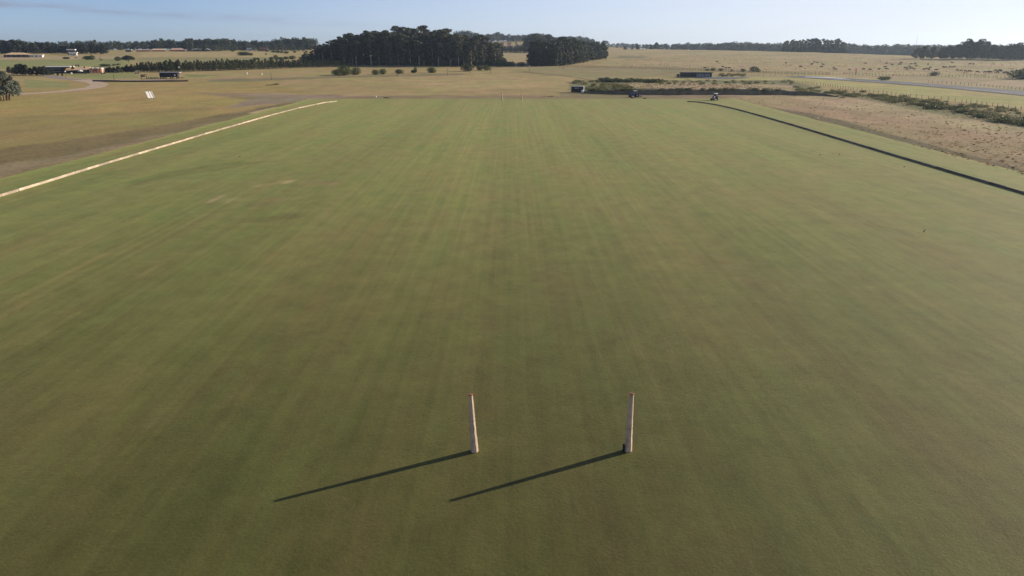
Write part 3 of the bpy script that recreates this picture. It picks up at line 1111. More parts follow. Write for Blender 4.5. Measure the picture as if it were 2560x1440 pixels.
# round bushes and small trees in front of the central wood
for (x, yb, yt, w, pr, lab) in [
    (840, 187.5, 174, 1.05, 0, 'small dark tree, left one of the clump of three with a long shadow'),
    (862, 188.5, 163, 0.95, 1, 'tallest tree of the clump of three with a long shadow'),
    (889, 187, 169, 1.0, 2, 'broad tree leaning right, right one of the clump of three'),
    (939, 187, 173.5, 0.85, 3, 'small round bush on a short stem, left one of the close pair'),
    (956.5, 186, 172, 0.95, 0, 'greyer round bush, right one of the close pair'),
    (998, 184.5, 173, 1.25, 1, 'low wide green bush standing alone left of the lopsided one'),
    (1079, 182.5, 167.5, 0.95, 3, 'near-spherical dark green bush standing alone'),
    (1168, 178, 158.5, 1.15, 0, 'large oval bush sheared flat below, before the central wood'),
    (1199, 175.5, 162.5, 0.85, 1, 'round green bush, left one of the pair beside the oval bush'),
    (1217, 175.5, 163, 1.15, 2, 'spreading green bush, right one of the pair beside the oval bush'),
]:
    p = ground(x, yb)
    plant(BUSH[pr], p, zrow(p.y, yt) - p.z, 'round_bush', lab, 'bush', 'bushes on the grass before the central wood', w, rng=rt)
rg = np.random.default_rng(77)
lt = MB()
lt.tube([(-0.6, 0, 0), (-0.7, 0, 0.9)], [0.09, 0.05], 5)
lt.tube([(0.5, 0, 0), (0.8, 0, 1.6)], [0.1, 0.05], 5)
LOP = (lt.mesh('trunk', M['bark'], True), quads_mesh('crown', np.concatenate([clump(rg, (-1.0, 0, 1.25), (1.25, 1.2, 0.95), 420, 0.16, 0.1, 0.72), clump(rg, (0.75, 0, 2.3), (1.15, 1.2, 1.6), 480, 0.16, 0.1, 0.72), clump(rg, (0.1, 0, 1.3), (1.3, 1.2, 1.0), 300, 0.16, 0.1, 0.72)]), M['bushleaf']), 4.0)
p = ground(1036, 183.5)
plant(LOP, p, zrow(p.y, 167.5) - p.z, 'round_bush', 'lopsided green bush with a raised right shoulder', 'bush', 'bushes on the grass before the central wood', 1.0, 0.0, rng=rt)

# hedge line at the mouth of the gap between the woods
for i, x in enumerate((1246, 1256, 1267, 1276, 1302, 1330, 1340)):
    p = ground(x, 165.5)
    plant(BUSH[i % 4], p, rt.uniform(3.2, 4.8) if x != 1302 else 3.6, 'hedge_bush', 'dark bush in the low hedge across the gap between the two woods', 'bush', 'hedge bushes in the gap', 1.5, rng=rt)

# trees on the left: the near grey-green one at the frame edge
p = ground(12, 251)
plant(leaning_wattle(170, 8.5), p, zrow(p.y, 176) - p.z, 'leaning_tree', 'big grey-green tree on several dark stems at the left edge', 'tree', wide=1.0, rng=rt)
p = ground(322, 158)
plant(UMB, p, zrow(p.y, 136.5) - p.z, 'umbrella_tree', 'flat round umbrella-shaped dark tree alone on the pale slope', 'tree', wide=0.95, rng=rt)
p = ground(295, 152)
plant(BUSH[1], p, 4.2, 'small_tree', 'small dark bush just left of the umbrella-shaped tree', 'bush', wide=0.9, rng=rt)
# dark thicket left of and behind the clubhouse
for x, yb, yt in ((36, 186, 168), (46, 187, 160), (56, 187.5, 159), (66, 187.5, 161), (78, 188, 169), (90, 188, 166), (102, 188, 166), (112, 188.5, 165), (122, 188, 170), (132, 187, 174), (24, 183, 166)):
    p = ground(x, yb)
    plant(rt.choice(DENSE), p, zrow(p.y, yt) - p.z, 'thicket_tree', 'dark tree in the thicket left of the clubhouse', 'tree', 'thicket by the clubhouse', 1.1, rng=rt)
for x, yb, yt in ((268, 182, 169), (276, 182, 167), (286, 182, 168), (297, 182, 165), (308, 181, 167), (318, 181, 164), (330, 181, 164)):
    p = ground(x, yb)
    plant(rt.choice(DENSE), p, zrow(p.y, yt) - p.z, 'thicket_tree', 'dark bushy tree between the clubhouse and the pine row', 'tree', 'thicket right of the clubhouse', 1.4, rng=rt)
for x, yb, yt in ((258, 166, 159), (270, 166, 160), (285, 164, 160), (296, 163, 159)):
    p = ground(x, yb)
    plant(rt.choice(BUSH), p, zrow(p.y, yt) - p.z, 'meadow_bush', 'low dark bush on the green meadow behind the clubhouse', 'bush', 'bushes behind the clubhouse', 1.6, rng=rt)
# scattered bushes and low trees on the far left slope
for x, yb, yt, w in ((163, 148, 142, 1.1), (170, 148, 142, 0.9), (190, 146, 143, 1.1), (210, 147, 143, 1.6), (218, 149, 139, 1.0), (229, 149, 138, 1.0), (249, 147, 144.5, 0.8), (254, 151, 149, 1.4),
                     (582, 129, 123, 1.0), (604, 139, 129, 1.3), (614, 139, 129, 1.3), (627, 139, 132, 1.1), (665, 137, 133, 0.8), (668, 129, 124, 1.3), (684, 131, 126, 1.6), (695, 132, 126, 1.6), (704, 132.5, 127.5, 1.5), (716, 134, 128, 1.4), (737, 131.5, 127, 1.2),
                     (636, 149, 144, 1.2), (644, 149, 144, 1.2), (678, 149, 142, 1.0), (690, 149, 137, 0.7), (702, 149, 142, 1.1), (715, 148, 141, 1.2), (730, 148, 139, 1.3)):
    p = ground(x, yb)
    plant(rt.choice(BUSH), p, max(1.2, zrow(p.y, yt) - p.z), 'slope_bush', 'dark bush dotted on the pale slope below the far houses', 'bush', 'bushes on the left slope', w, rng=rt)


def tree_line(x0, x1, n, top, dist, protos, name, label, group, jit=0.12, wide=(0.9, 1.3), djit=30):
    """single trees along a line: top outline in photograph rows, at a forward distance"""
    for i in range(n):
        px_ = x0 + (x1 - x0) * (i + 0.15 + 0.7 * rt.random()) / n
        Y = (profile(dist, px_) if isinstance(dist, list) else dist) + rt.uniform(-djit, djit)
        p = at_depth(px_, Y)
        ht = (zrow(p.y, profile(top, px_)) - p.z) * rt.uniform(1 - jit * 1.6, 1 + jit * 0.5)
        plant(rt.choice(protos), p, max(4, ht), name, label, 'tree', group, rt.uniform(*wide), rng=rt)


LT = [(0, 99), (35, 98), (70, 104), (120, 103), (160, 104), (185, 101), (235, 100), (270, 104), (300, 104), (340, 101), (390, 97), (440, 98), (460, 101), (470, 97), (520, 96), (580, 97), (600, 101), (680, 101), (700, 95), (760, 94), (800, 96)]
tree_line(-40, 130, 15, LT, 960, DENSE, 'parkland_tree', 'dark rounded tree around the tan roofed house at far left', 'trees around the far left house', 0.1, (1.0, 1.3))
tree_line(120, 270, 16, [(120, 112), (200, 108), (270, 112)], 990, DENSE, 'parkland_tree', 'dark tree in the clump around the white terrace house', 'trees around the white terrace house', 0.12, (1.1, 1.4))
tree_line(-40, 310, 34, LT, 1230, FARTREE, 'far_left_tree', 'tree in the left skyline wood, left of the row of long houses', 'left skyline trees', 0.12)
tree_line(290, 480, 30, LT, 1330, FARTREE, 'far_house_tree', 'tree in the skyline wood behind the pink roofed long houses', 'skyline trees behind long houses', 0.14)
tree_line(460, 620, 26, LT, 1320, FARTREE, 'far_roof_tree', 'tree in the skyline wood behind the long white roof', 'skyline trees behind white roof', 0.08)
tree_line(470, 560, 12, [(460, 115), (520, 111), (560, 112)], 1180, FARTREE, 'yard_tree', 'lighter bushy tree close behind the long white roof', 'trees close behind white roof', 0.12)
tree_line(600, 790, 36, LT, 1360, FARTREE, 'far_brick_tree', 'tree in the skyline wood between the white roof and the central wood', 'skyline trees left of central wood', 0.1)
tree_line(560, 760, 22, [(560, 113), (640, 111), (700, 108), (760, 112)], 1240, FARTREE, 'slope_tree', 'mid green tree around the brick house on the far left slope', 'trees around the brick house', 0.14)
# hill wood behind the two central stands
HT = [(1140, 79), (1165, 77), (1200, 84), (1225, 84), (1245, 80), (1262, 85), (1290, 86), (1300, 88), (1330, 83), (1350, 83), (1372, 90), (1400, 92), (1420, 91), (1445, 90), (1470, 94), (1482, 98)]
tree_line(1140, 1485, 84, HT, 1950, FARTREE, 'hill_tree', 'hazy blue-grey tree on the wooded hill behind the two stands', 'trees on the wooded hill', 0.12, (0.9, 1.25), 60)
tree_line(1200, 1330, 26, [(1200, 108), (1260, 118), (1300, 110), (1330, 96)], 1560, FARTREE, 'lower_hill_tree', 'grey-green tree in the gap below the hill houses', 'trees below the hill houses', 0.15, (1.0, 1.3), 40)
tree_line(1310, 1400, 12, [(1310, 97), (1335, 84), (1358, 84), (1385, 92)], 1180, GUM, 'tall_back_tree', 'tall grey eucalyptus rising behind the left of the dark grove', 'tall trees behind the grove', 0.1, (1.1, 1.5), 30)
tree_line(1222, 1345, 20, [(1222, 104), (1250, 113), (1275, 116), (1305, 116), (1322, 108), (1345, 100)], 1170, FARTREE, 'gap_tree', 'grey-green tree standing at the top of the pale field in the gap', 'trees above the gap field', 0.14, (1.0, 1.4), 25)
# right skyline
RT = [(1530, 109), (1545, 106), (1570, 108), (1620, 110), (1680, 109), (1720, 107), (1770, 108), (1800, 106), (1850, 105), (1900, 106), (1950, 108), (2000, 106), (2120, 110), (2180, 111), (2250, 112), (2330, 111), (2420, 112), (2480, 113), (2560, 112), (2600, 112)]
tree_line(1520, 1960, 74, RT, [(1520, 1800), (1960, 1620)], FARTREE, 'right_skyline_tree', 'hazy tree in the thin skyline wood above the right pasture', 'right skyline trees', 0.1, (1.0, 1.4), 40)
tree_line(1950, 2300, 54, RT, [(1950, 1600), (2300, 1380)], FARTREE, 'far_right_tree', 'pale hazy tree in the skyline wood right of the lone stand', 'far right skyline trees', 0.08, (1.0, 1.4), 40)
tree_line(2270, 2640, 46, RT, [(2270, 1380), (2640, 1280)], FARTREE, 'edge_skyline_tree', 'pale hazy skyline tree behind the domed tree at far right', 'rightmost skyline trees', 0.08, (1.0, 1.4), 40)
ST = [(1950, 108), (1960, 102), (1985, 98), (2010, 98), (2030, 95), (2060, 97), (2090, 97), (2105, 102), (2114, 110)]
tree_line(1955, 2114, 20, ST, [(1955, 1215), (2114, 1130)], GUM, 'stand_tree', 'dark slim tree of the isolated stand on the pasture crest', 'trees of the isolated crest stand', 0.06, (0.9, 1.2), 12)
tree_line(1955, 2114, 16, [(1955, 117), (2114, 117)], [(1955, 1200), (2114, 1118)], DENSE, 'stand_undertree', 'dark low tree filling the foot of the isolated crest stand', 'low trees of the crest stand', 0.1, (1.2, 1.6), 10)
# right edge: domed tree and its neighbours
for x, yt, w in ((2292, 118, 1.3), (2308, 116, 1.3), (2330, 116, 1.3), (2355, 117, 1.3), (2372, 113, 1.3), (2392, 110, 1.2), (2405, 103, 1.0), (2418, 97, 0.9), (2445, 97, 0.95), (2462, 103, 1.0), (2430, 104, 1.3), (2480, 111, 1.2), (2500, 113, 1.2), (2520, 109, 1.2), (2540, 106, 1.2), (2560, 108, 1.2), (2580, 106, 1.2)):
    p = at_depth(x, float(np.interp(x, [2290, 2580], [805, 740])) + rt.uniform(-8, 8))
    ht = zrow(p.y, yt) - p.z
    plant(rt.choice(DENSE), p, ht, 'shelter_tree', 'grey hazy tree in the shelterbelt with the domed crown at far right', 'tree', 'shelterbelt at far right', w, rng=rt)
# single trees along the crest of the right pasture
for x, yb, yt, w, lab in ((1563, 124.3, 114.5, 1.5, 'small round tree, leftmost on the crest right of the grove'), (1580, 124, 117, 1.3, 'low dark tree on the crest between two rounder ones'), (1594, 124, 113.5, 1.5, 'dark broad tree on the crest left of the tallest one'),
                          (1627, 123.5, 112, 1.2, 'grey bush at the left foot of the tallest crest tree'), (1640, 123.5, 105.5, 1.1, 'tallest round tree on the crest right of the grove'),
                          (1855, 122.8, 111.5, 1.2, 'rounded tree alone against the hazy skyline wood'), (1906, 124, 112.5, 1.5, 'flat topped tree left of the isolated crest stand'), (1773, 121.5, 118.5, 1.4, 'tiny dark bush on the crest, left one of two'), (1787, 121.8, 119.5, 1.3, 'tiny dark bush on the crest, right one of two')):
    p = ground(x, yb)
    plant(rt.choice(DENSE), p, max(2.5, zrow(p.y, yt) - p.z), 'crest_tree', lab, 'tree', 'single trees on the pasture crest', w, rng=rt)

# ------------------------------------------------------------------ roads, airstrip, paths (sheets draped on the land)
def strip(name, pts, widths, mat, lift, n=60, kind='structure'):
    """sheet along ground points given in photograph pixels"""
    P = [ground(x, y) for x, y in pts]
    L = [0]
    for a, b in zip(P, P[1:]):
        L.append(L[-1] + (b - a).length)
    V, F = [], []
    ss = np.linspace(0, L[-1], n)
    xs = np.interp(ss, L, [p.x for p in P])
    ys = np.interp(ss, L, [p.y for p in P])
    ws = np.interp(ss, L, widths)
    for k in range(2):          # soften the corners
        xs[1:-1] = (xs[:-2] + 2 * xs[1:-1] + xs[2:]) / 4
        ys[1:-1] = (ys[:-2] + 2 * ys[1:-1] + ys[2:]) / 4
    tx, ty = np.gradient(xs), np.gradient(ys)
    ln = np.hypot(tx, ty)
    nx, ny = -ty / ln, tx / ln
    m = 5
    T = np.linspace(-0.5, 0.5, m)
    X = xs[:, None] + nx[:, None] * ws[:, None] * T[None, :]
    Y = ys[:, None] + ny[:, None] * ws[:, None] * T[None, :]
    Z = terrain_np(X, Y) + (vnoise(X * 0.03, Y * 0.03, 9) - 0.5) * np.clip((np.hypot(X, Y) - 330) / 300, 0, 1) * 0.6 + lift
    me = grid_mesh(name, X, Y, Z, mat)
    return tag(link(name, me), kind=kind)


strip('airstrip', [(1985, 191.3), (2060, 195.3), (2140, 200.4), (2240, 207.2), (2350, 215.3), (2460, 224.5), (2560, 233.5), (2700, 247)], [17, 19, 20, 20, 20, 20, 20, 20], M['asphalt'], 0.16, 90)
strip('airstrip_apron', [(1735, 193.5), (1800, 194.6), (1870, 193.6)], [14, 34, 6], M['asphalt'], 0.12, 30)
strip('track', [(1850, 191.0), (1930, 191.2), (2000, 191.6)], [5, 5, 6], M['greyroad'], 0.10, 20)
strip('runway_marking', [(2012, 193.1), (2060, 194.3), (2112, 197.2)], [6.5, 8, 6], M['linepaint'], 0.20, 20)
strip('runway_marking', [(2083, 199.6), (2108, 199.9), (2126, 200.6)], [2.2, 2.5, 2.2], M['linepaint'], 0.20, 10)
for x0, y0, x1, y1 in ((2140, 201.6, 2200, 205.8), (2250, 209.2, 2336, 215.9), (2410, 222.8, 2520, 232.6)):
    strip('runway_marking', [(x0, y0), ((x0 + x1) / 2, (y0 + y1) / 2), (x1, y1)], [0.9, 0.9, 0.9], M['linepaint'], 0.20, 12)
# curving path at left
strip('path', [(-60, 237.5), (62, 235.2), (130, 231), (190, 225.5), (235, 219), (250, 212), (236, 206), (212, 201.5), (196, 199.5)], [10, 9.5, 9, 8.5, 8.5, 8.5, 9, 11, 11], M['gravel'], 0.06, 70)
strip('road', [(118, 188), (140, 193), (175, 197.5), (230, 199.8), (300, 200.6), (380, 200.8), (450, 199.6)], [9, 9, 8, 7, 8, 9, 4], M['greyroad'], 0.05, 50)
strip('road', [(240, 201), (330, 200.6), (400, 199.2), (440, 198.2)], [3, 4.5, 5, 3], M['gravel'], 0.10, 30)
strip('track', [(520, 200.5), (700, 195), (900, 190), (1150, 184.5), (1250, 184)], [2, 2, 2, 2, 2], M['greyroad'], 0.05, 50)
strip('track', [(830, 167), (1000, 166.8), (1240, 167.2), (1380, 169), (1560, 173.2), (1740, 179)], [4, 4, 4, 5, 5, 5], M['greyroad'], 0.06, 60)


# ------------------------------------------------------------------ embankment and drain right of the far goal
def embankment():
    pts = [(1440, 231), (1480, 234), (1540, 236), (1600, 237), (1700, 237.5), (1780, 237), (1860, 237), (1960, 237.5), (2060, 240), (2120, 245)]
    P = [ground(x, y) for x, y in pts]
    n = 220
    t = np.linspace(0, len(P) - 1, n)
    xs = np.interp(t, range(len(P)), [p.x for p in P])
    ys = np.interp(t, range(len(P)), [p.y for p in P])
    # cross-section: distance away from the pitch, height
    sec = [(-0.5, -0.05), (0, 0.0), (0.25, 0.55), (0.6, 1.25), (1.0, 1.85), (1.6, 2.15), (3, 2.25), (6, 1.9), (11, 1.1), (18, 0.35), (26, -0.15)]
    hk = np.interp(t, [0, 1, 2, 3, 6, 7, 8, 9], [0.15, 0.5, 0.8, 1.0, 1.0, 0.85, 0.45, 0.0])
    X = np.zeros((n, len(sec)))
    Y, Z = X.copy(), X.copy()
    for j, (dd, h) in enumerate(sec):
        wob = (vnoise(xs * 0.22, np.full(n, j * 0.31), 41) - 0.5)
        X[:, j] = xs + 0.06 * dd
        Y[:, j] = ys + dd + wob * (1.0 if j > 1 else 0.4)
        Z[:, j] = h * hk * (1 + 0.35 * wob) + terrain_np(X[:, j], Y[:, j]) - 0.03
    me = grid_mesh('embankment', X, Y, Z, M['bank'])
    tag(link('embankment', me), kind='structure')
    return xs, ys, hk


exs, eys, ehk = embankment()
rs = random.Random(8)
SHRUB = [round_bush(200 + i, 1.6, 0.95, 330, 'scrubleaf', 0, 0.0, 6, 0.15) for i in range(4)]
DSHRUB = [round_bush(210 + i, 1.6, 0.95, 330, 'bushleaf', 0, 0.0, 6, 0.15) for i in range(3)]


def shrub(p, h, protos, label, group, wide):
    SHRUBS.append((h * h * wide / (p.length ** 2), p.copy(), h / 1.6, wide, rs.choice(protos)[1], rs.random() * 6.28, label, group))


SHRUBS = []


def place_shrubs():
    SHRUBS.sort(key=lambda q: -q[0])
    rest = []
    for i, (w_, p, s, wide, me, rz, label, group) in enumerate(SHRUBS):
        if i < 290:
            o = link('scrub_bush', me)
            o.location = p
            o.rotation_euler = (0, 0, rz)
            o.scale = (s * wide, s * wide, s)
            tag(o, label, 'shrub', group)
        else:
            co = np.zeros(len(me.vertices) * 3, dtype=np.float32)
            me.vertices.foreach_get('co', co)
            co = co.reshape(-1, 3) * np.array((s * wide, s * wide, s))
            c, sn = math.cos(rz), math.sin(rz)
            x = co[:, 0] * c - co[:, 1] * sn + p.x
            y = co[:, 0] * sn + co[:, 1] * c + p.y
            rest.append(np.stack([x, y, co[:, 2] + p.z], 1).reshape(-1, 4, 3))
    tag(link('scrub', quads_mesh('scrub', np.concatenate(rest), M['scrubleaf'])), kind='stuff')


for k in range(54):
    i = rs.randrange(6, 190)
    p = Vector((exs[i], eys[i] + rs.uniform(1.0, 3.0), 0))
    p.z = 1.7 * ehk[i] + H(p.x, p.y)
    shrub(p, rs.uniform(0.6, 1.3), SHRUB + DSHRUB, 'small green shrub along the top of the shaded drain bank', 'shrubs on the drain bank', rs.uniform(1.0, 1.7))
# green growth around the black container
for k in range(78):
    x = rs.uniform(1432, 1580)
    lo = np.interp(x, [1432, 1470, 1500, 1580], [205, 202, 203, 218])
    hi = np.interp(x, [1432, 1464, 1470, 1520, 1580], [209, 212, 235, 234, 233])
    p = ground(x, rs.uniform(lo, hi))
    shrub(p, rs.uniform(0.6, 1.5), SHRUB, 'bright green scrub bush around the black container', 'scrub around the black container', rs.uniform(1.1, 1.9))
for k in range(46):
    x = rs.uniform(1504, 1650)
    p = ground(x, 203.5 + (x - 1504) * 0.01 + rs.uniform(-1.5, 2.2))
    shrub(p, rs.uniform(1.0, 2.2), DSHRUB, 'dark shrub in the low thicket beyond the container', 'dark thicket beyond the container', rs.uniform(1.0, 1.7))
for k in range(50):
    x = rs.uniform(1650, 1990)
    p = ground(x, rs.uniform(203, 212))
    shrub(p, rs.uniform(0.5, 1.1), SHRUB + DSHRUB, 'low shrub in the pinkish grass between the drain and the long hut', 'shrubs between drain and hut', rs.uniform(1.1, 2.0))
# line of scrub running down the right side
for k in range(190):
    q = rs.random()
    x = 1990 + q * 640
    c = np.interp(x, [1990, 2090, 2200, 2300, 2400, 2500, 2560, 2640], [226, 236, 247, 262, 281, 300, 312, 328])
    p = ground(x, c + rs.gauss(0, 3.2) - abs(rs.gauss(0, 3.5)))
    shrub(p, rs.uniform(0.45, 1.15) * (1.15 if q > 0.4 else 0.9), SHRUB + DSHRUB[:1], 'green scrub bush in the long belt beside the airstrip fence', 'scrub belt beside the airstrip', rs.uniform(1.5, 2.6))
for k in range(46):
    x = rs.uniform(2190, 2660)
    y = np.interp(x, [2190, 2300, 2560, 2660], [236, 247, 280, 293]) + rs.uniform(0, 7)
    p = ground(x, y)
    shrub(p, rs.uniform(0.5, 1.0), SHRUB, 'small pale scrub bush close under the airstrip fence', 'scrub under the airstrip fence', rs.uniform(1.1, 1.9))
for x, y, h in ((2336, 189.5, 2.6), (2206, 200.5, 2.2), (2216, 200, 2.0), (2552, 197, 5.5), (2575, 198, 5.0)):
    p = ground(x, y)
    shrub(p, h, DSHRUB, 'lone dark green bush between the airstrip and the pasture fence' if x < 2500 else 'large dark bush at the right edge by the pasture fence', 'bushes beyond the airstrip', 1.2)
for x, y, h in ((1885, 178.5, 3.6), (1895, 180, 2.0), (1857, 178.5, 2.0), (1782, 177, 2.2), (1768, 176.8, 1.8), (1802, 177.5, 2.0), (1830, 178, 1.6)):
    p = ground(x, y)
    shrub(p, h, DSHRUB, 'dark bush growing against the far pasture fence', 'bushes along the pasture fence', 1.0)
for x, y, h, w in ((690, 212.5, 0.9, 2.0), (683, 213, 0.5, 2.0), (676, 213.5, 0.5, 2.2), (667, 213.5, 0.4, 2.2)):
    p = ground(x, y)
    shrub(p, h, DSHRUB, 'low dark green patch of weeds alone on the tan grass', 'weeds on the tan grass', w)
# planted beds right of the long hut
for k in range(26):
    x = rs.uniform(1797, 1862)
    p = ground(x, 190.5 + rs.uniform(-3.5, 0.5) * (1 - 0.3 * (x - 1797) / 65))
    shrub(p, rs.uniform(0.8, 1.5), DSHRUB + SHRUB, 'clipped green bush in the planted bed right of the long hut', 'planted bed by the hut', rs.uniform(0.9, 1.4))
for x, y, h, w in ((1380, 241.5, 0.35, 2.2), (1372, 242, 0.25, 2.0), (1362, 242, 0.2, 2.0)):
    p = ground(x, y)
    shrub(p, h, DSHRUB, 'dark tuft of weeds on the earth beyond the far goal', 'weeds beyond the far goal', w)


place_shrubs()


# loose dry tussocks over the rough ground: nobody could count them
def tussocks():
    rng = np.random.default_rng(3)
    Q = []
    for poly, n, size in [
        ([(1830, 247), (1960, 237), (2140, 242), (2560, 318), (2700, 345), (2700, 470), (2560, 438), (2120, 320)], 1500, 0.12),
        ([(1480, 206), (1740, 205), (2060, 226), (1960, 226), (1520, 220)], 1500, 0.16),
        ([(1540, 126), (2560, 150), (2560, 196), (2060, 184), (1640, 170), (1540, 166)], 1500, 0.24),
        ([(2060, 230), (2200, 237), (2640, 298), (2640, 330), (2560, 318), (2160, 246)], 1800, 0.18),
    ]:
        xs = [p[0] for p in poly]
        ys = [p[1] for p in poly]
        cand = np.stack([rng.uniform(min(xs), max(xs), n * 3), rng.uniform(min(ys), max(ys), n * 3)], 1)
        m = inpoly(cand[:, 0], cand[:, 1], poly)
        cand = cand[m][:n]
        # ground hit for each pixel: flat-land guess refined against the terrain
        u, v = (cand[:, 0] - 1280) / FPX, (720 - cand[:, 1]) / FPX
        dx, dy, dz = u, CP + v * SP, -SP + v * CP
        t = CAMH / np.maximum(-dz, 2e-3)
        for _ in range(40):
            z = terrain_np(dx * t, dy * t)
            t = t * 0.5 + 0.5 * (CAMH - z) / np.maximum(-dz, 2e-3)
        x, y = dx * t, dy * t
        z = terrain_np(x, y)
        k = len(x)
        for b in range(2):
            a = rng.random(k) * 6.28
            h = size * (0.4 + 2.0 * rng.random(k) ** 3)
            w = h * (0.9 + 0.9 * rng.random(k))
            cx, cy = np.cos(a) * w, np.sin(a) * w
            lx, ly = rng.normal(size=k) * h * 0.6, rng.normal(size=k) * h * 0.6
            Q.append(np.stack([np.stack([x - cx, y - cy, z - 0.05], 1), np.stack([x + cx, y + cy, z - 0.05], 1),
                               np.stack([x + cx * 0.8 + lx, y + cy * 0.8 + ly, z + h], 1), np.stack([x - cx * 0.7 + lx, y - cy * 0.7 + ly, z + h * 0.8], 1)], 1))
    me = quads_mesh('dry_grass', np.concatenate(Q), M['dryleaf'])
    tag(link('dry_grass', me), kind='stuff')


tussocks()


# ------------------------------------------------------------------ fences
def fence(pts, n, hgt, label, wires=3, pr=0.07, rails=False, mat='fencewood'):
    P = [ground(x, y) for x, y in pts]
    L = [0]
    for a, b in zip(P, P[1:]):
        L.append(L[-1] + (b - a).length)
    e = empty('post_fence', P[0], 0, label, 'fence')
    rng = random.Random(n)
    tops = []
    pm = None
    for i in range(n):
        s = L[-1] * (i + rng.uniform(-0.12, 0.12)) / (n - 1)
        s = min(max(s, 0), L[-1])
        x = float(np.interp(s, L, [p.x for p in P]))
        y = float(np.interp(s, L, [p.y for p in P]))
        z = H(x, y)
        if pm is None:
            mb = MB()
            mb.tube([(0, 0, -0.2), (0, 0, hgt * 0.96), (0, 0, hgt)], [pr, pr * 0.94, pr * 0.6], 6)
            pm = mb.mesh('post', M[mat])
        o = link('post', pm, e)
        o.location = (x - P[0].x, y - P[0].y, z - P[0].z)
        o.rotation_euler = (rng.uniform(-0.05, 0.05), rng.uniform(-0.06, 0.06), rng.random() * 6)
        o.scale = (1, 1, rng.uniform(0.9, 1.1))
        tops.append(Vector((x - P[0].x, y - P[0].y, z - P[0].z)))
    for w in range(wires):
        mb = MB()
        zz = hgt * (0.9 - 0.28 * w)
        mb.tube([t + Vector((0, 0, zz)) for t in tops], 0.045 if rails else 0.012, 4, caps=False)
        mb.build('rail' if rails else 'wire', M[mat] if rails else M['lightmetal'], e)
    return e


fence([(1960, 203), (2060, 215), (2136, 227.5), (2200, 235), (2300, 247), (2400, 256), (2560, 279), (2640, 290)], 64, 1.5, 'wire fence on grey posts between the scrub belt and the airstrip', pr=0.08)
fence([(1392, 167.5), (1500, 169), (1600, 171.5), (1700, 175), (1800, 178.5), (1900, 182.5), (2000, 186), (2075, 188)], 98, 1.6, 'long dark post fence along the foot of the far pasture', 4, 0.13, True)
fence([(2075, 188), (2200, 189.5), (2330, 191.5), (2450, 194.5), (2600, 198)], 60, 1.4, 'faint low fence below the cattle on the right', 3, 0.10)
fence([(2320, 207), (2400, 212), (2480, 218.5), (2560, 226), (2620, 232)], 30, 1.3, 'curved top post fence on the far side of the airstrip at right', 2, 0.09)
fence([(1688, 193), (1700, 195.5), (1715, 200), (1728, 206)], 14, 1.5, 'short pale post fence left of the dark asphalt apron', 2, 0.10, mat='fencewood')
fence([(1850, 189), (1935, 190.5), (2010, 190)], 12, 1.5, 'sparse post fence right of the planted bed', 2, 0.09)


# ------------------------------------------------------------------ long hut by the airstrip
def long_hut():
    a, b = ground(1701, 193.2), ground(1780, 193.2)
    W = (b - a).length
    e = empty('long_hut', (a + b) / 2, math.atan2(b.y - a.y, b.x - a.x), 'long low dark hut with open bays beside the asphalt apron', 'hut')
    h, dp = 2.9, 5.0
    mb = MB()
    mb.box((0, dp / 2, h / 2 - 0.1), (W - 0.6, dp - 0.6, h - 0.2))
    mb.build('wall', M['darkwall'], e)
    r = MB()
    r.box((0.2, dp / 2 - 0.3, h + 0.08), (W + 0.8, dp + 1.6, 0.22), 0, rx=0.03)
    r.build('roof', M['darktimber'], e)
    for i in range(10):
        x = -W / 2 + 0.4 + (W - 0.8) * i / 9
        p = MB()
        p.box((x, -0.45, h / 2 - 0.02), (0.16, 0.16, h - 0.04))
        p.build('post', M['darktimber'], e)
    for x, w in ((-W * 0.33, 3.4), (W * 0.12, 4.6), (W * 0.34, 3.4)):
        p = MB()
        p.box((x, 0.2, 1.25), (w, 0.12, 2.0))
        p.build('panel', M['grey'] if x > 0 else M['darktimber'], e)
    s = MB()
    s.box((-W / 2 - 1.2, dp * 0.4, 0.95), (1.8, 2.6, 1.9), 0, taper=0.8)
    s.build('side_lean_to', M['darktimber'], e)


long_hut()


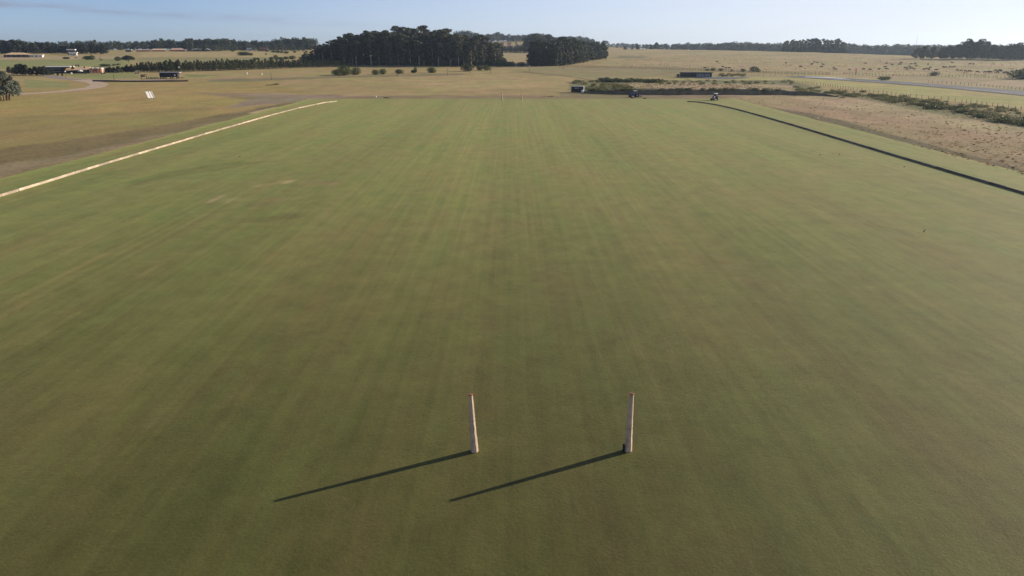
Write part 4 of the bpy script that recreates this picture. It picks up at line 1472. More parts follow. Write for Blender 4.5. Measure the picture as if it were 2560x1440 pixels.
# ------------------------------------------------------------------ black container with pale lettering
def container():
    a, b = ground(1429, 231.5), ground(1457, 231.5)
    W = 5.4
    e = empty('storage_container', a.lerp(b, 0.5), -0.22, 'black storage container with pale lettering beside the green scrub', 'container')
    h, dp = 2.55, 2.4
    mb = MB()
    n = 26
    for i in range(n):           # corrugated long side
        x = -W / 2 + W * (i + 0.5) / n
        mb.box((x, 0.04 if i % 2 else 0.0, h / 2 + 0.12), (W / n, 0.08, h - 0.2))
    mb.box((0, dp / 2 + 0.03, h / 2 + 0.12), (W - 0.01, dp - 0.12, h - 0.21))
    mb.build('body', M['blackmetal'], e)
    r = MB()
    r.box((0, dp / 2, h + 0.10), (W + 0.12, dp + 0.2, 0.12))
    r.build('roof', M['lightmetal'], e)
    d = MB()
    d.box((W / 2 + 0.05, dp / 2, h / 2 + 0.1), (0.1, dp - 0.1, h - 0.14))
    d.build('end_door', M['grey'], e)  # end face in lighter grey: the sunlight on it is put into the colour
    for sx in (-1, 1):
        f = MB()
        f.box((sx * (W / 2 - 0.06), -0.02, h / 2 + 0.03), (0.14, 0.14, h + 0.02))
        f.build('corner_post', M['blackmetal'] if sx > 0 else M['darktimber'], e)
    t = MB()
    rng = random.Random(3)
    x = -W * 0.26
    for wd in (7, 3):           # two words too small in the photograph to be read
        for i in range(wd):
            w = rng.uniform(0.11, 0.17)
            t.box((x + w / 2, -0.055, h * 0.76), (0.06, 0.02, 0.36))
            t.box((x + w / 2 + 0.06, -0.055, h * 0.76 + rng.choice((-0.14, 0, 0.14))), (w * 0.8, 0.02, 0.09))
            x += w + 0.07
        x += 0.18
    t.build('lettering', M['white'], e)
    p = ground(1455.4, 233.2)
    tk = empty('water_tank', (p.x, p.y - 0.4, p.z), 0, 'round white water tank at the right corner of the black container', 'tank')
    m = MB()
    m.tube([(0, 0, 0.25), (0, 0, 0.32), (0, 0, 1.25), (0, 0, 1.42), (0, 0, 1.5)], [0.42, 0.47, 0.47, 0.36, 0.12], 18)
    m.build('shell', M['white'], tk, True)
    m = MB()
    m.tube([(0, 0, 1.5), (0, 0, 1.58)], 0.13, 10)
    m.build('lid', M['grey'], tk)
    m = MB()
    m.box((0, 0, 0.12), (0.9, 0.9, 0.24))
    m.build('stand', M['darktimber'], tk)


container()


# ------------------------------------------------------------------ tractors
def wheel(e, x, y, r, w, axis_y=True):
    mb = MB()
    mb.tube([(x, y - w / 2, r), (x, y - w * 0.4, r), (x, y + w * 0.4, r), (x, y + w / 2, r)], [r * 0.86, r, r, r * 0.86], 18)
    o = mb.build('wheel', M['rubber'], e)
    m = MB()
    s = 1 if y > 0 else -1
    m.tube([(x, y + s * w * 0.30, r), (x, y + s * w * 0.53, r)], [r * 0.55, r * 0.45], 14)
    m.build('rim', M['rim'], o)


def tractor(px_, py_, rz, paint, label, rake):
    p = ground(px_, py_)
    e = empty('tractor', p, rz, label, 'tractor')
    b = MB()
    b.box((1.25, 0, 1.25), (1.7, 0.72, 0.62), 0, taper=0.9)
    b.box((1.2, 0, 0.82), (1.8, 0.5, 0.4))
    b.box((-0.25, 0, 0.95), (1.3, 0.9, 0.6))
    b.build('bonnet', M[paint], e, bevel=0.05)
    c = MB()
    for sx, sy in ((0.42, 0.52), (0.42, -0.52), (-0.72, 0.56), (-0.72, -0.56)):
        c.tube([(sx, sy, 1.2), (sx * 0.88, sy * 0.92, 2.45)], 0.05, 6)
    c.build('cab_frame', M['grey'], e)
    r = MB()
    r.box((-0.15, 0, 2.55), (1.45, 1.25, 0.16), 0, taper=0.88)
    r.build('roof', M['white'], e, bevel=0.03)
    g = MB()
    g.box((-0.15, 0, 1.85), (1.05, 0.96, 1.08), 0, taper=0.93)
    g.build('window', M['glass'], e)
    for s in (-1, 1):
        f = MB()
        f.box((-0.75, s * 0.82, 1.52), (1.15, 0.42, 0.08))
        f.box((-0.22, s * 0.82, 1.35), (0.08, 0.42, 0.36))
        f.build('mudguard', M[paint], e)
        wheel(e, -0.75, s * 0.85, 0.76, 0.42)
        wheel(e, 1.75, s * 0.72, 0.48, 0.28)
    x = MB()
    x.tube([(1.5, 0.22, 1.5), (1.5, 0.22, 2.35)], 0.04, 6)
    x.build('exhaust_pipe', M['blackmetal'], e)
    im = MB()
    if rake:
        im.box((-2.3, 0, 0.75), (1.3, 1.9, 0.12))
        im.box((-2.3, 0, 0.42), (1.5, 2.0, 0.3))
        for k in range(6):
            im.box((-2.6, -0.85 + k * 0.34, 0.2), (0.08, 0.08, 0.4))
        im.box((-1.45, 0, 0.7), (0.6, 0.2, 0.15))
    else:
        im.box((-1.75, 0, 0.5), (0.5, 2.2, 0.22))
        im.box((2.6, 0, 0.55), (0.3, 1.7, 0.35))
        im.box((2.3, 0, 0.7), (0.5, 0.5, 0.15))
    im.build('implement', M['darktimber'] if not rake else M['grey'], e)
    return e


tractor(1586, 243, R(196), 'bluepaint', 'blue tractor with a cab towing an implement below the drain bank', True)
tractor(1787, 251, R(236), 'violetpaint', 'dark tractor with a white cab roof near the end of the dark board', False)


# ------------------------------------------------------------------ windsock
def windsock():
    p = ground(2137, 192)
    top = zrow(p.y, 171.5) - p.z
    e = empty('windsock', p, 0, 'orange windsock hanging on a pole beyond the airstrip', 'windsock')
    m = MB()
    m.tube([(0, 0, 0), (0, 0, top)], [0.09, 0.06], 6)
    m.build('pole', M['lightmetal'], e)
    s = MB()
    s.tube([(0.15, 0, top - 0.1), (0.35, 0, top - 1.2), (0.42, 0, top - 2.6), (0.46, 0, top - 3.8)], [0.50, 0.42, 0.30, 0.2], 10)
    s.build('sock', M['orange'], e, True)
    r = MB()
    r.tube([(-0.8, 0, top - 0.05), (1.0, 0, top - 0.05)], 0.09, 6)
    r.build('arm', M['orange'], e)


windsock()

# ------------------------------------------------------------------ polo hut, frame, benches, notice screen on the left
def stage_hut():
    a, b = ground(400, 197.2), ground(444, 197.2)
    W = (b - a).length
    e = empty('raised_hut', (a + b) / 2, math.atan2(b.y - a.y, b.x - a.x), 'black raised hut on legs with a pale roof edge and steps', 'hut')
    k = W / 44.0          # metres per photograph pixel
    z0, z1 = 4.2 * k, 15.5 * k
    dp = 4.0
    m = MB()
    n = 30
    for i in range(n):
        x = -W / 2 + W * (i + 0.5) / n
        m.box((x, 0.05 if i % 2 else 0, (z0 + z1) / 2), (W / n, 0.1, z1 - z0))
    m.box((0, dp / 2 + 0.04, (z0 + z1) / 2), (W - 0.02, dp - 0.14, z1 - z0 - 0.01))
    m.build('wall', M['blackmetal'], e)
    r = MB()
    r.box((0.6, dp / 2, z1 + 0.14), (W + 1.8, dp + 0.8, 0.26))
    r.build('roof', M['lightmetal'], e)
    for x in (-W / 2 + 0.3, -W * 0.27, W * 0.12, W / 2 - 0.4):
        for y in (0.25, dp - 0.3):
            p = MB()
            p.box((x, y, z0 / 2), (0.5, 0.35, z0))
            p.build('leg', M['blackmetal'], e)
    f = MB()
    f.box((W / 2 + 1.0, dp / 2, z0 - 0.05), (2.0, dp - 0.6, 0.18))
    f.build('landing', M['darktimber'], e)
    s = MB()
    for i in range(4):
        s.box((W / 2 + 2.35 + i * 0.55, 0.9, z0 - 0.25 - i * 0.4), (0.5, 1.4, 0.12))
    s.box((W / 2 + 3.3, 0.15, z0 * 0.62), (2.6, 0.1, 0.12))
    s.build('steps', M['darktimber'], e)
    for x in (W / 2 + 1.9, W / 2 + 0.9):
        p = MB()
        p.box((x, 0.3, (z1 + z0) / 2), (0.14, 0.14, z1 - z0))
        p.build('porch_post', M['pinkwall'], e)
    c = MB()
    c.tube([(W / 2 - 1.3, -0.02, z1 - 1.5), (W / 2 - 1.3, -0.12, z1 - 1.5)], 0.48, 16)
    c.build('round_sign', M['white'], e)


def frame_thing():
    a, b = ground(353.5, 197), ground(366.5, 197)
    W = (b - a).length
    e = empty('timber_arch', (a + b) / 2, math.atan2(b.y - a.y, b.x - a.x), 'open rectangular black timber frame left of the raised hut', 'frame')
    k = W / 13.0
    h = 11.2 * k
    for s in (-1, 1):
        m = MB()
        m.box((s * W / 2, 0, h / 2), (0.28, 0.28, h))
        m.build('post', M['darktimber'], e)
    m = MB()
    m.box((0, 0, h - 0.14), (W - 0.3, 0.24, 0.28))
    m.build('beam', M['darktimber'], e)
    m = MB()
    m.box((-0.3, 0.05, h * 0.62), (W * 0.68, 0.16, 0.9))
    m.build('board', M['darktimber'], e)


def bench_set():
    for i, x in enumerate((374, 383, 392)):
        p = ground(x, 196.5)
        e = empty('picnic_bench', p, 0.05 * i, ('low dark bench nearest the timber frame', 'low dark bench, middle one between frame and hut', 'low dark bench nearest the raised hut')[i], 'bench', 'benches before the raised hut')
        m = MB()
        m.box((0, 0, 0.85), (2.0, 0.9, 0.10))
        m.build('top', M['darktimber'], e)
        for s in (-1, 1):
            m = MB()
            m.box((0, s * 0.85, 0.46), (2.0, 0.3, 0.08))
            m.build('seat', M['darktimber'], e)
            m = MB()
            m.box((s * 0.75, 0, 0.40), (0.12, 1.7, 0.10))
            m.box((s * 0.75, 0.3, 0.42), (0.1, 0.1, 0.84))
            m.box((s * 0.75, -0.3, 0.42), (0.1, 0.1, 0.84))
            m.build('leg', M['darktimber'], e)


def low_wall():
    P = [ground(x, y) for x, y in ((232, 203.3), (300, 204.6), (360, 204.8), (440, 204.2), (470, 203.6))]
    m = MB()
    for a, b in zip(P, P[1:]):
        d = b - a
        c = (a + b) / 2
        m.box((c.x, c.y, c.z + 0.35), (d.length + 0.02, 0.35, 0.8), math.atan2(d.y, d.x))
    o = m.build('edging_wall', M['darktimber'])  # low wall; the shade on its front is put into the dark colour
    tag(o, 'long low dark edging wall along the pale gravel before the hut', 'edging')


def notice_screen():
    a, b = ground(370.5, 249), ground(387, 248.5)
    k = (b - a).length / 16.5
    W = 16.5 * k / math.cos(R(25))
    e = empty('panel_stand', (a + b) / 2, R(52), 'tilted white slatted panel on thin legs standing in the tan grass', 'panel')
    h0, h1 = 4.2 * k, 21.5 * k
    lean = -4.6 * k
    rng = random.Random(4)
    x = -W / 2
    for i, (w, m_) in enumerate(((0.07, 'lightmetal'), (0.07, 'white'), (0.24, 'white'), (0.10, 'grey'), (0.22, 'white'), (0.16, 'grey'), (0.05, 'white'))):
        ww = w * W * 1.05
        m = MB()
        x0, x1 = x, x + ww
        th = 0.05
        vs = [(x0, -th, h0), (x1, -th, h0), (x1, th, h0), (x0, th, h0), (x0 + lean, -th + 0.3, h1), (x1 + lean, -th + 0.3, h1), (x1 + lean, th + 0.3, h1), (x0 + lean, th + 0.3, h1)]
        m.add(vs, [(3, 2, 1, 0), (4, 5, 6, 7), (0, 1, 5, 4), (1, 2, 6, 5), (2, 3, 7, 6), (3, 0, 4, 7)])
        m.build('slat', M[m_], e)
        x = x1 + W * 0.012
    for q in (0.08, 0.36, 0.64, 0.92):
        m = MB()
        xx = -W / 2 + q * W
        m.tube([(xx + 0.25 * k * 4, 0.1, 0), (xx, 0.12, h0 + 0.05), (xx + lean * 1.12, 0.42, h1 + 0.3)], 0.035, 6)
        m.build('leg', M['lightmetal'], e)
    m = MB()
    m.box((lean / 2, 0.36, (h0 + h1) / 2), (W * 0.98, 0.05, 0.1))
    m.build('rail', M['lightmetal'], e)


stage_hut()
frame_thing()
bench_set()
low_wall()
notice_screen()


# ------------------------------------------------------------------ small upright things
def lamp(px_, yb, yt, label, globe=True):
    p = ground(px_, yb)
    h = zrow(p.y, yt) - p.z
    e = empty('lamp_post', p, 0, label, 'lamp post')
    m = MB()
    m.tube([(0, 0, 0), (0, 0, h * 0.12), (0, 0, h)], [0.16, 0.11, 0.08], 8)
    m.build('pole', M['darktimber'], e)
    m = MB()
    if globe:
        m.tube([(0, 0, h), (0, 0, h + 0.15), (0, 0, h + 0.45), (0, 0, h + 0.7), (0, 0, h + 0.8)], [0.12, 0.38, 0.46, 0.32, 0.08], 12)
        m.build('globe', M['white'], e, True)
    else:
        m.box((0.3, 0, h + 0.05), (0.9, 0.3, 0.16))
        m.build('lamp_head', M['grey'], e)


lamp(165.5, 195.5, 180.5, 'lamp post with a white globe before the clubhouse porch')
lamp(285.5, 199.5, 184, 'dark leaning lamp post between the clubhouse and the timber frame', False)
lamp(449.5, 187, 169.5, 'lamp post with a white globe behind the raised hut')
lamp(678.5, 199.5, 184, 'plain dark pole standing in the grass above the weed patch', False)
lamp(1118.5, 187.5, 171.5, 'thin pole between the round bush and the oval bush', False)
lamp(1226.5, 183, 173.5, 'short thin pole under the pair of green bushes', False)
lamp(1323, 178, 166.5, 'thin pole with a pale head at the gap between the woods', True)
lamp(1408.5, 174, 160.5, 'thin pole before the middle of the dark grove', False)


def mast(px_, Y, yt, label):
    p = at_depth(px_, Y)
    h = zrow(Y, yt) - p.z
    e = empty('radio_mast', p, 0, label, 'mast')
    for k in range(3):
        a = k * 2.094
        m = MB()
        m.tube([(math.cos(a) * 0.5, math.sin(a) * 0.5, 0), (math.cos(a) * 0.35, math.sin(a) * 0.35, h)], 0.06, 5)
        m.build('leg', M['lightmetal'], e)
    m = MB()
    n = 24
    for i in range(n):
        z = h * i / n
        for k in range(3):
            a, b = k * 2.094, (k + 1) * 2.094
            m.tube([(math.cos(a) * 0.42, math.sin(a) * 0.42, z), (math.cos(b) * 0.42, math.sin(b) * 0.42, z + h / n)], 0.03, 4, caps=False)
    m.build('lattice', M['lightmetal'], e)
    m = MB()
    m.tube([(0, 0, h), (0, 0, h + 5)], 0.14, 5)
    m.build('antenna', M['lightmetal'], e)


mast(1458, 1900, 78, 'thin lattice mast rising above the hill wood')
mast(2285, 1450, 95, 'faint thin mast above the hazy skyline at right')


def marker(px_, py_, name, mat, label, cat, h, r, group=None):
    p = ground(px_, py_)
    e = empty(name, p, 0, label, cat, group)
    m = MB()
    m.tube([(0, 0, 0), (0, 0, h * 0.15), (0, 0, h * 0.85), (0, 0, h)], [r, r * 1.05, r, r * 0.85], 12)
    m.build('drum', M[mat], e)
    m = MB()
    m.tube([(0, 0, h), (0, 0, h + 0.06)], r * 0.7, 10)
    m.build('lid', M['grey'], e)


marker(617, 186, 'drum', 'white', 'small white drum on the grass before the pine row, left one', 'drum', 1.3, 0.45, 'white drums on the grass')
marker(654, 187, 'drum', 'white', 'small white drum on the grass before the pine row, right one', 'drum', 1.2, 0.45, 'white drums on the grass')
marker(939.5, 243.5, 'drum', 'white', 'small white drum on the bare earth past the far end line', 'drum', 0.6, 0.28)
marker(993, 189.5, 'stump', 'darktimber', 'tiny dark stump under the low wide bush', 'stump', 1.0, 0.28)
marker(850, 191, 'stump', 'darktimber', 'tiny dark stump in the shadow below the clump of three trees', 'stump', 0.8, 0.3)
marker(1176, 182.5, 'stump', 'grey', 'small grey stump under the large oval bush', 'stump', 1.2, 0.45)


def log(px_, py_, ln, rz, label):
    p = ground(px_, py_)
    e = empty('log', p, rz, label, 'log')
    m = MB()
    m.tube([(-ln / 2, 0, 0.14), (0, 0.03, 0.16), (ln / 2, 0, 0.13)], [0.16, 0.15, 0.12], 8)
    m.build('stem', M['bark'], e)
    m = MB()
    m.tube([(ln / 2, 0, 0.13), (ln / 2 + 0.02, 0, 0.13)], 0.115, 8)
    m.build('cut_end', M['white'], e)


log(966, 245, 2.2, 0.35, 'short dark log on the bare earth past the far end line')
log(1581, 245.5, 1.4, 0.2, 'dark lump of wood on the earth below the blue tractor')
log(1612, 246.5, 1.3, -0.2, 'dark lump of wood right of the blue tractor')


# ------------------------------------------------------------------ buildings
def window(e, x, z, w, h, y=-0.02, fr='white'):
    m = MB()
    m.box((x, y, z), (w, 0.10, h))
    o = m.build('window', M['glass'], e)
    f = MB()
    f.box((x, y - 0.03, z + h / 2 + 0.05), (w + 0.2, 0.14, 0.1))
    f.box((x, y - 0.03, z - h / 2 - 0.05), (w + 0.2, 0.14, 0.1))
    f.build('frame', M[fr], o)


def clubhouse():
    a, b = ground(114, 183.5), ground(225, 183)
    W = (b - a).length
    k = W / 111.0
    e = empty('clubhouse', a, math.atan2(b.y - a.y, b.x - a.x), 'long clubhouse with a white roof edge, tan sloping roof and dark porch', 'clubhouse')
    X = lambda px_: (px_ - 114) * k
    h = 18.0 * k
    m = MB()
    m.box((X(138), 7.0, h * 0.46), (48 * k, 12, h * 0.92))
    m.build('wall', M['darkwall'], e)
    m = MB()
    m.box((X(192), 9.0, h * 0.40), (58 * k, 10, h * 0.80))
    m.build('wall', M['darkwall'], e)
    m = MB()
    m.box((X(145), 6.5, h * 0.97), (66 * k, 15, 1.6 * k))
    m.build('flat_roof', M['white'], e)
    # tan sloping roof over the porch
    m = MB()
    z0, z1 = 8.2 * k, 17.0 * k
    x0, x1 = X(162), X(226)
    vs = [(x0 + 0.9, -1.6, z0), (x1, -1.6, z0 + 0.5), (x1 - 0.5, 7.0, z1), (x0, 7.0, z1), (x0 + 0.9, -1.6, z0 - 0.35), (x1, -1.6, z0 + 0.15), (x1 - 0.5, 7.0, z1 - 0.35), (x0, 7.0, z1 - 0.35)]
    m.add(vs, [(0, 1, 2, 3), (7, 6, 5, 4), (4, 5, 1, 0), (5, 6, 2, 1), (6, 7, 3, 2), (7, 4, 0, 3)])
    m.build('sloping_roof', M['tanroof'], e)
    m = MB()
    m.box(((x0 + x1) / 2, 0.2, z0 * 0.47), (x1 - x0 - 1.5, 0.3, z0 * 0.94))
    m.build('porch_screen', M['darkwall'], e)
    for i in range(8):
        q = MB()
        q.box((x0 + 1.2 + (x1 - x0 - 2) * i / 7, -1.3, z0 * 0.47), (0.25, 0.25, z0 * 0.94))
        q.build('porch_post', M['darktimber'], e)
    for i in range(2):
        q = MB()
        q.box((X(182) + i * 6 * k, 12, h + 0.3), (0.7, 0.7, 1.6))
        q.build('chimney', M['darktimber'], e)
    for i in range(4):
        window(e, X(120) + i * 9 * k, h * 0.45, 2.2, 1.6, 0.93)


def pergola():
    a, b = ground(226, 183.5), ground(253, 183.5)
    W = (b - a).length
    k = W / 27.0
    e = empty('pergola_wing', a, math.atan2(b.y - a.y, b.x - a.x), 'pink stucco wing with red columns and white roof edges right of the porch', 'pavilion')
    m = MB()
    m.box((W * 0.55, 4.0, 5.6 * k), (W * 0.9, 4, 11.2 * k))
    m.build('wall', M['pinkwall'], e)
    for i in range(4):
        q = MB()
        q.box((W * (0.08 + 0.29 * i), 0, 6 * k), (0.55, 0.55, 12 * k))
        q.build('column', M['terracotta'], e)
    m = MB()
    m.box((W * 0.5, 0, 12 * k + 0.18), (W * 0.95, 0.6, 0.36))
    m.build('beam', M['terracotta'], e)
    for c, w in ((0.14, 0.16), (0.52, 0.30), (0.98, 0.24)):
        m = MB()
        m.box((W * c, 2.4, 13.2 * k), (W * w, 4.5, 0.5))
        m.build('roof_slab', M['white'], e)
    m = MB()
    m.box((W * 0.42, 1.93, 7.4 * k), (W * 0.34, 0.2, 3.2 * k))
    m.build('opening', M['terracotta'], e)


clubhouse()
pergola()
for x, yb, yt, lab in ((152, 188.5, 180, 'bush before the left end of the tan roof'), (190, 182.5, 164, 'slim dark tree before the tan roof, left one'), (207, 181, 165, 'slim dark tree before the tan roof, middle one'), (219, 182, 166, 'slim dark tree before the tan roof, right one'), (221, 185, 176, 'small dark leaning bush below the slim trees'), (163, 190, 182.5, 'small dark bush beside the globe lamp post')):
    p = ground(x, yb)
    p.y -= 3
    plant(rt.choice(DENSE), p, zrow(p.y, yt) - p.z, 'garden_tree', lab, 'tree', 'trees before the clubhouse', 0.55 if yb - yt > 12 else 1.0, rng=rt)


def tent():
    p = ground(202, 184.2)
    e = empty('garden_parasol', p, 0, 'white canopy on a pole before the clubhouse porch', 'parasol')
    m = MB()
    m.tube([(0, 0, 0), (0, 0, 2.6)], 0.06, 6)
    m.build('pole', M['grey'], e)
    m = MB()
    m.tube([(0, 0, 1.55), (0, 0, 1.75), (0, 0, 2.55), (0, 0, 2.65)], [1.7, 1.72, 0.3, 0.05], 8)
    m.build('canopy', M['white'], e)
    p = ground(178.5, 185.3)
    e = empty('white_tub', p, 0, 'small white tub on the grass left of the white canopy', 'tub')
    m = MB()
    m.tube([(0, 0, 0), (0, 0, 0.9), (0, 0, 1.0)], [0.5, 0.6, 0.52], 12)
    m.build('drum', M['white'], e)
    p = ground(212, 184)
    e = empty('garden_bench', p, 0, 'low white bench right of the white canopy', 'bench')
    m = MB()
    m.box((0, 0, 0.45), (1.9, 0.5, 0.1))
    m.build('seat', M['white'], e)
    for s in (-0.8, 0.8):
        m = MB()
        m.box((s, 0, 0.2), (0.1, 0.45, 0.4))
        m.build('leg', M['white'], e)


tent()


def golf_cart(px_, py_, rz, label):
    p = ground(px_, py_)
    e = empty('golf_cart', p, rz, label, 'golf cart', 'golf carts on the grass')
    m = MB()
    m.box((0, 0, 0.5), (2.5, 1.2, 0.35))
    m.box((0.95, 0, 0.78), (0.7, 1.15, 0.35), 0, taper=0.8)
    m.build('body', M['darktimber'], e, bevel=0.04)
    m = MB()
    m.box((-0.25, 0, 0.85), (0.6, 1.1, 0.3))
    m.box((-0.55, 0, 1.15), (0.15, 1.1, 0.6))
    m.build('seat', M['grey'], e)
    m = MB()
    for sx in (-0.8, 0.7):
        for sy in (-0.52, 0.52):
            m.tube([(sx, sy, 0.6), (sx * 0.95, sy, 1.95)], 0.035, 5)
    m.build('roof_frame', M['grey'], e)
    m = MB()
    m.box((-0.1, 0, 2.0), (1.9, 1.25, 0.1))
    m.build('roof', M['white'], e, bevel=0.02)
    for sx in (-0.85, 0.9):
        for sy in (-0.55, 0.55):
            wheel(e, sx, sy, 0.28, 0.2)


golf_cart(258, 185.2, 0.5, 'golf cart with a white roof at the right end of the clubhouse')
golf_cart(342.5, 184.5, 0.2, 'golf cart with a white roof below the young pines')


def house(px0, px1, yb, yeave, yridge, wallm, roofm, label, kind='hip', deep=9.0, porch=False, nwin=4, name='house'):
    a, b = ground(px0, yb), ground(px1, yb)
    W = (b - a).length
    e = empty(name, a.lerp(b, 0.5), math.atan2(b.y - a.y, b.x - a.x), label, 'house')
    he = zrow(a.y, yeave) - a.z
    hr = zrow(a.y, yridge) - a.z
    he, hr = max(2.0, he), max(2.6, hr)
    m = MB()
    m.box((0, deep / 2, he / 2 - 0.2), (W, deep, he + 0.4 - 0.02))
    m.build('wall', M[wallm], e)
    m = MB()
    o = 0.8
    x, y0, y1 = W / 2 + o, -o, deep + o
    if kind == 'hip':
        i = min(deep / 2, W / 3)
        vs = [(-x, y0, he), (x, y0, he), (x, y1, he), (-x, y1, he), (-x + i, deep / 2, hr), (x - i, deep / 2, hr)]
        m.add(vs, [(3, 2, 1, 0), (0, 1, 5, 4), (1, 2, 5), (2, 3, 4, 5), (3, 0, 4)])
        m.build('roof', M[roofm], e)
    else:
        m.box((0, deep / 2, (he + hr) / 2), (W + 2 * o, deep + 2 * o, max(0.3, hr - he)))
        m.build('roof', M[roofm], e)
    for i in range(nwin):
        window(e, -W / 2 + W * (i + 0.5) / nwin, he * 0.48, W / nwin * 0.42, he * 0.42)
    d = MB()
    d.box((W * 0.02, -0.04, 1.0), (1.0, 0.12, 2.0))
    d.build('door', M['darktimber'], e)
    if porch:
        for i in range(5):
            q = MB()
            q.box((-W / 2 + W * i / 4, -1.6, he / 2 - 0.15), (0.25, 0.25, he - 0.3))
            q.build('porch_post', M['white'], e)
        q = MB()
        q.box((0, -1.1, he - 0.12), (W + 1, 1.9, 0.2))
        q.build('porch_roof', M[roofm], e)
    return e


house(10, 72, 143.6, 136.5, 131.5, 'darkwall', 'tanroof', 'tan roofed dark house under the trees at the far left edge', 'hip', 14, nwin=5)
house(76, 106, 143.2, 140, 138.6, 'white', 'white', 'low white house right of the dark tan roofed one', 'flat', 8, nwin=3)
house(170, 188, 137, 125.5, 122.8, 'darkwall', 'white', 'house with a thin flat white roof above a white terrace', 'flat', 9, nwin=3)
house(174, 192, 139, 132.5, 130.2, 'white', 'white', 'white terrace block with a rounded opening, below the flat roof house', 'flat', 6, nwin=2)
house(314, 328, 129.8, 125, 123.6, 'darkwall', 'white', 'small dark house with a pale roof, leftmost of the row of long houses', 'flat', 8, nwin=2)
house(341, 376, 129, 126, 123.6, 'terracotta', 'pinkwall', 'long red house with a pale pink roof, second of the row', 'hip', 9, nwin=5)
house(379, 414, 128.8, 125.5, 121.6, 'terracotta', 'tanroof', 'long house with a tan roof, in the middle of the row', 'hip', 9, nwin=5)
house(424, 462, 128.3, 124.8, 120.2, 'terracotta', 'pinkwall', 'long house with the tallest pink roof, right end of the row', 'hip', 10, nwin=5)
house(465, 472, 127.4, 124.3, 122.5, 'white', 'lightmetal', 'tiny white house left of the long white roof', 'hip', 6, nwin=1)
house(480, 526, 127.8, 124.2, 120.4, 'darkwall', 'white', 'long house with a bright white roof and white porch', 'hip', 12, True, 6)
house(542, 549, 126, 123, 121.8, 'darkwall', 'tanroof', 'tiny hut right of the long white roof', 'flat', 5, nwin=1)
house(619, 628, 127.2, 121.5, 119.6, 'white', 'white', 'small two storey white house on the left slope', 'flat', 7, nwin=2)
house(646, 666, 127.5, 120, 118.2, 'terracotta', 'terracotta', 'red brick house with a flat roof on the left slope', 'flat', 9, nwin=4)
house(680, 687, 123, 119.4, 118, 'terracotta', 'terracotta', 'small open red brick porch right of the brick house', 'flat', 6, nwin=1)


def far_house(x0, x1, Y, yb, yt, wallm, roofm, label):
    a, b = at_depth(x0, Y), at_depth(x1, Y)
    W = (b - a).length
    zt = zrow(Y, yt)
    zb = min(a.z, b.z)
    e = empty('hill_house', Vector(((a.x + b.x) / 2, Y, zb)), 0, label, 'house')
    m = MB()
    m.box((0, 4, (zt - zb) / 2), (W, 8, zt - zb))
    m.build('wall', M[wallm], e)
    m = MB()
    m.box((0, 4, zt - zb + 0.25), (W + 1.2, 9.2, 0.5))
    m.build('roof', M[roofm], e)
    for i in range(3):
        window(e, -W / 2 + W * (i + 0.5) / 3, (zt - zb) - 2.2, W / 3 * 0.45, 1.4)


far_house(1254, 1260, 1620, 108, 104.5, 'pinkwall', 'lightmetal', 'white house with a pale roof in the trees of the gap, left one')
far_house(1268, 1278, 1640, 111, 106.5, 'pinkwall', 'terracotta', 'tan house in the trees of the gap between the woods')
far_house(1288, 1293, 1630, 109, 105.5, 'pinkwall', 'terracotta', 'small white house in the trees of the gap, right one')


# ------------------------------------------------------------------ cattle
def skin_mesh(name, V, E, rad, mat, sub=1):
    me = bpy.data.meshes.new(name)
    me.from_pydata(V, E, [])
    o = bpy.data.objects.new(name, me)
    COL.objects.link(o)
    sk = o.modifiers.new('skin', 'SKIN')
    for v, r in zip(me.skin_vertices[0].data, rad):
        v.radius = (r, r) if not isinstance(r, tuple) else r
    me.skin_vertices[0].data[0].use_root = True
    if sub:
        o.modifiers.new('sub', 'SUBSURF').levels = sub
    dg = bpy.context.evaluated_depsgraph_get()
    r = bpy.data.meshes.new_from_object(o.evaluated_get(dg))
    r.name = name
    r.materials.clear()
    r.materials.append(M[mat])
    r.polygons.foreach_set('use_smooth', [True] * len(r.polygons))
    bpy.data.objects.remove(o)
    bpy.data.meshes.remove(me)
    return r


def cow_mesh(graze, mat):
    V = [(-0.15, 0, 1.02), (-0.75, 0, 1.06), (0.45, 0, 1.0), (0.8, 0, 1.12)]
    rad = [0.38, 0.30, 0.36, 0.27]
    E = [(0, 1), (0, 2), (2, 3)]
    if graze:
        V += [(1.15, 0, 0.85), (1.35, 0, 0.40), (1.5, 0, 0.14)]
    else:
        V += [(1.1, 0, 1.35), (1.35, 0, 1.42), (1.65, 0, 1.22)]
    rad += [0.17, 0.15, 0.09]
    E += [(3, 4), (4, 5), (5, 6)]
    for s in (-1, 1):
        i = len(V)
        V += [(-0.72, s * 0.2, 0.72), (-0.80, s * 0.2, 0.42), (-0.74, s * 0.2, 0.03)]
        rad += [0.14, 0.075, 0.055]
        E += [(1, i), (i, i + 1), (i + 1, i + 2)]
        i = len(V)
        V += [(0.55, s * 0.2, 0.68), (0.55, s * 0.2, 0.38), (0.56, s * 0.2, 0.03)]
        rad += [0.12, 0.07, 0.055]
        E += [(2, i), (i, i + 1), (i + 1, i + 2)]
        i = len(V)
        h = V[5]
        V += [(h[0] - 0.05, s * 0.24, h[2] + 0.06)]
        rad += [0.04]
        E += [(5, i)]
    i = len(V)
    V += [(-1.05, 0, 1.05), (-1.12, 0, 0.55)]
    rad += [0.04, 0.03]
    E += [(1, i), (i, i + 1)]
    return skin_mesh('cow', V, E, rad, mat)


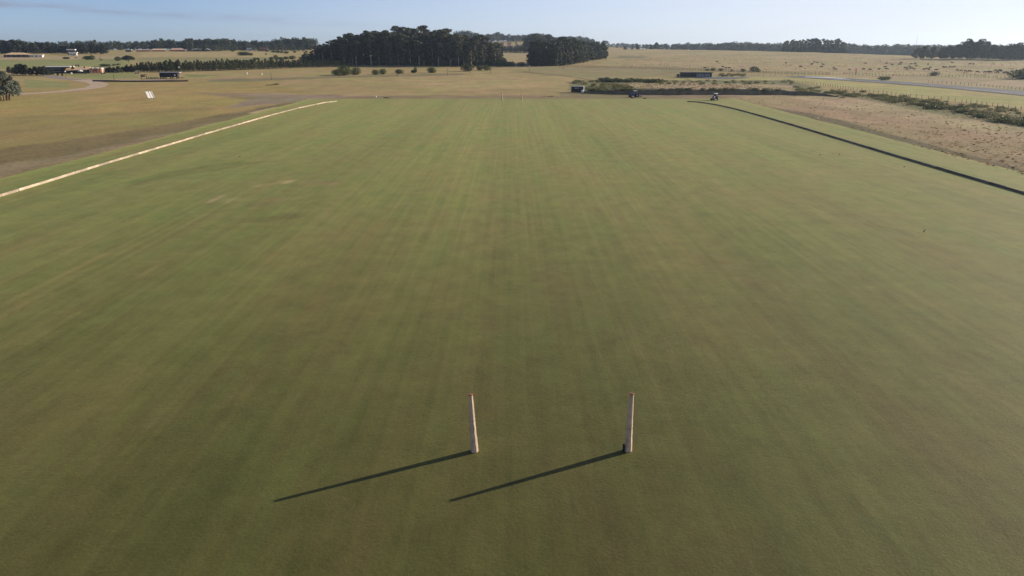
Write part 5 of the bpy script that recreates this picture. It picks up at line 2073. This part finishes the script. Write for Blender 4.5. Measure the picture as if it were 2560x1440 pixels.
COW = [cow_mesh(True, 'cowhide'), cow_mesh(False, 'cowhide'), cow_mesh(True, 'cowbrown')]
rc = random.Random(12)
cows = [(1793, 156.5), (1762, 172), (1807, 169.3), (1814, 172), (1823, 173), (1881, 171.5), (1965, 159.5), (2001, 169.3), (2029, 163.5), (2036, 156.5), (2043, 158), (2054, 169.3), (2058, 163.5), (2084, 172.3), (2089, 176), (2124, 176.5), (2159, 175.6), (2174, 177), (2197, 175.5), (2212, 170.2), (2216, 175), (2164, 160.5), (2216, 160.5), (2230, 164.2), (2246, 162.8), (2253, 158.8), (2251, 162.5), (2277, 162), (2287, 161.2), (2290, 166.8), (2274, 168.2), (2278, 171.6), (2276, 173), (2263, 173), (2268, 175.4), (2285, 175.6), (2309, 175.6), (2317, 174.4), (2326, 171), (2320, 163), (2323, 175.8), (2340, 177.8), (2358, 170), (2364, 170), (2375, 169.8), (2383, 169.8), (2386, 168.6), (2380, 159), (2392, 177.4), (2402, 179), (2413, 179.8), (2423, 181), (2443, 183), (2461, 183.2), (2470, 182.6), (2476, 183), (2488, 179.5), (2498, 180.5), (2501, 179), (2493, 184.4), (2509, 184.6), (2513, 184), (2518, 184.4), (2522, 189), (2532, 184), (2529, 188.6), (2541, 182), (2548, 184), (2547, 191.6), (2425, 162.3), (2434, 162.5)]
for i, (x, y) in enumerate(cows):
    o = link('cow', rc.choice(COW))
    o.location = ground(x, y)
    o.rotation_euler = (0, 0, rc.choice((0, math.pi)) + rc.uniform(-0.7, 0.7))
    s = rc.uniform(0.95, 1.2)
    o.scale = (s, s, s)
    if x < 1900:
        lab, g = 'dark cow grazing behind the post fence above the long hut', 'cattle above the long hut'
    elif x < 2110:
        lab, g = 'dark cow grazing on the pasture below the isolated crest stand', 'cattle below the crest stand'
    elif x < 2345:
        lab, g = 'dark cow in the herd just right of the orange windsock', 'cattle right of the windsock'
    elif x < 2440:
        lab, g = 'dark cow in the middle of the herd below the domed tree', 'cattle below the domed tree'
    else:
        lab, g = 'dark cow crowded at the right end of the herd', 'cattle at the right end'
    tag(o, lab, 'cow', g)


# ------------------------------------------------------------------ birds on the turf
def bird(px_, py_, rz, label, s=1.0):
    p = ground(px_, py_)
    p.z = 0.03
    e = empty('bird', p, rz, label, 'bird', 'birds standing on the turf', s)
    V = [(0, 0, 0.20), (-0.09, 0, 0.19), (0.07, 0, 0.23), (0.11, 0, 0.30), (0.14, 0, 0.335), (0.20, 0, 0.325), (-0.19, 0, 0.175)]
    rad = [0.062, 0.05, 0.05, 0.03, 0.034, 0.008, 0.018]
    E = [(0, 1), (0, 2), (2, 3), (3, 4), (4, 5), (1, 6)]
    link('body', skin_mesh('body', V, E, rad, 'feather'), e)
    for k in (-1, 1):
        m = MB()
        m.tube([(0.0, k * 0.03, 0.16), (-0.015, k * 0.03, 0.08), (0.0, k * 0.03, 0.0)], 0.006, 5)
        m.tube([(0.0, k * 0.03, 0.004), (0.04, k * 0.03, 0.004)], 0.005, 4)
        m.build('leg', M['redcap'], e)


bird(2309.5, 583, 0.4, 'small dark bird standing alone on the right of the field', 1.05)
bird(2260, 420.5, 0.2, 'dark bird standing near the right board', 1.0)
bird(2050, 390.5, 2.6, 'small dark bird left of two tiny ones, mid right turf')
bird(2081, 387.5, 1.0, 'tiny dark bird, middle one of the trio on the mid right turf', 0.9)
bird(2098, 388.5, 3.0, 'tiny dark bird, right one of the trio on the mid right turf', 0.9)
bird(206, 437.5, 1.9, 'small bird standing in front of the pale left board', 1.1)
bird(599, 394.5, 0.8, 'small dark bird on the turf inside the left board', 1.0)



# ------------------------------------------------------------------ haze
HAZE, HAZE_G = 9e-5, 0.55


def build_haze():
    mb = MB()
    mb.box((0, 0, 40), (11200, 11200, 130))
    t = bpy.data.materials.new('haze')
    t.use_nodes = True
    n, l = t.node_tree.nodes, t.node_tree.links
    n.clear()
    out = n.new('ShaderNodeOutputMaterial')
    v = n.new('ShaderNodeVolumePrincipled')
    v.inputs['Color'].default_value = (0.66, 0.82, 1.0, 1)
    v.inputs['Density'].default_value = HAZE
    v.inputs['Anisotropy'].default_value = HAZE_G
    l.new(v.outputs[0], out.inputs['Volume'])
    o = mb.build('haze', t)
    tag(o, kind='stuff')


build_haze()
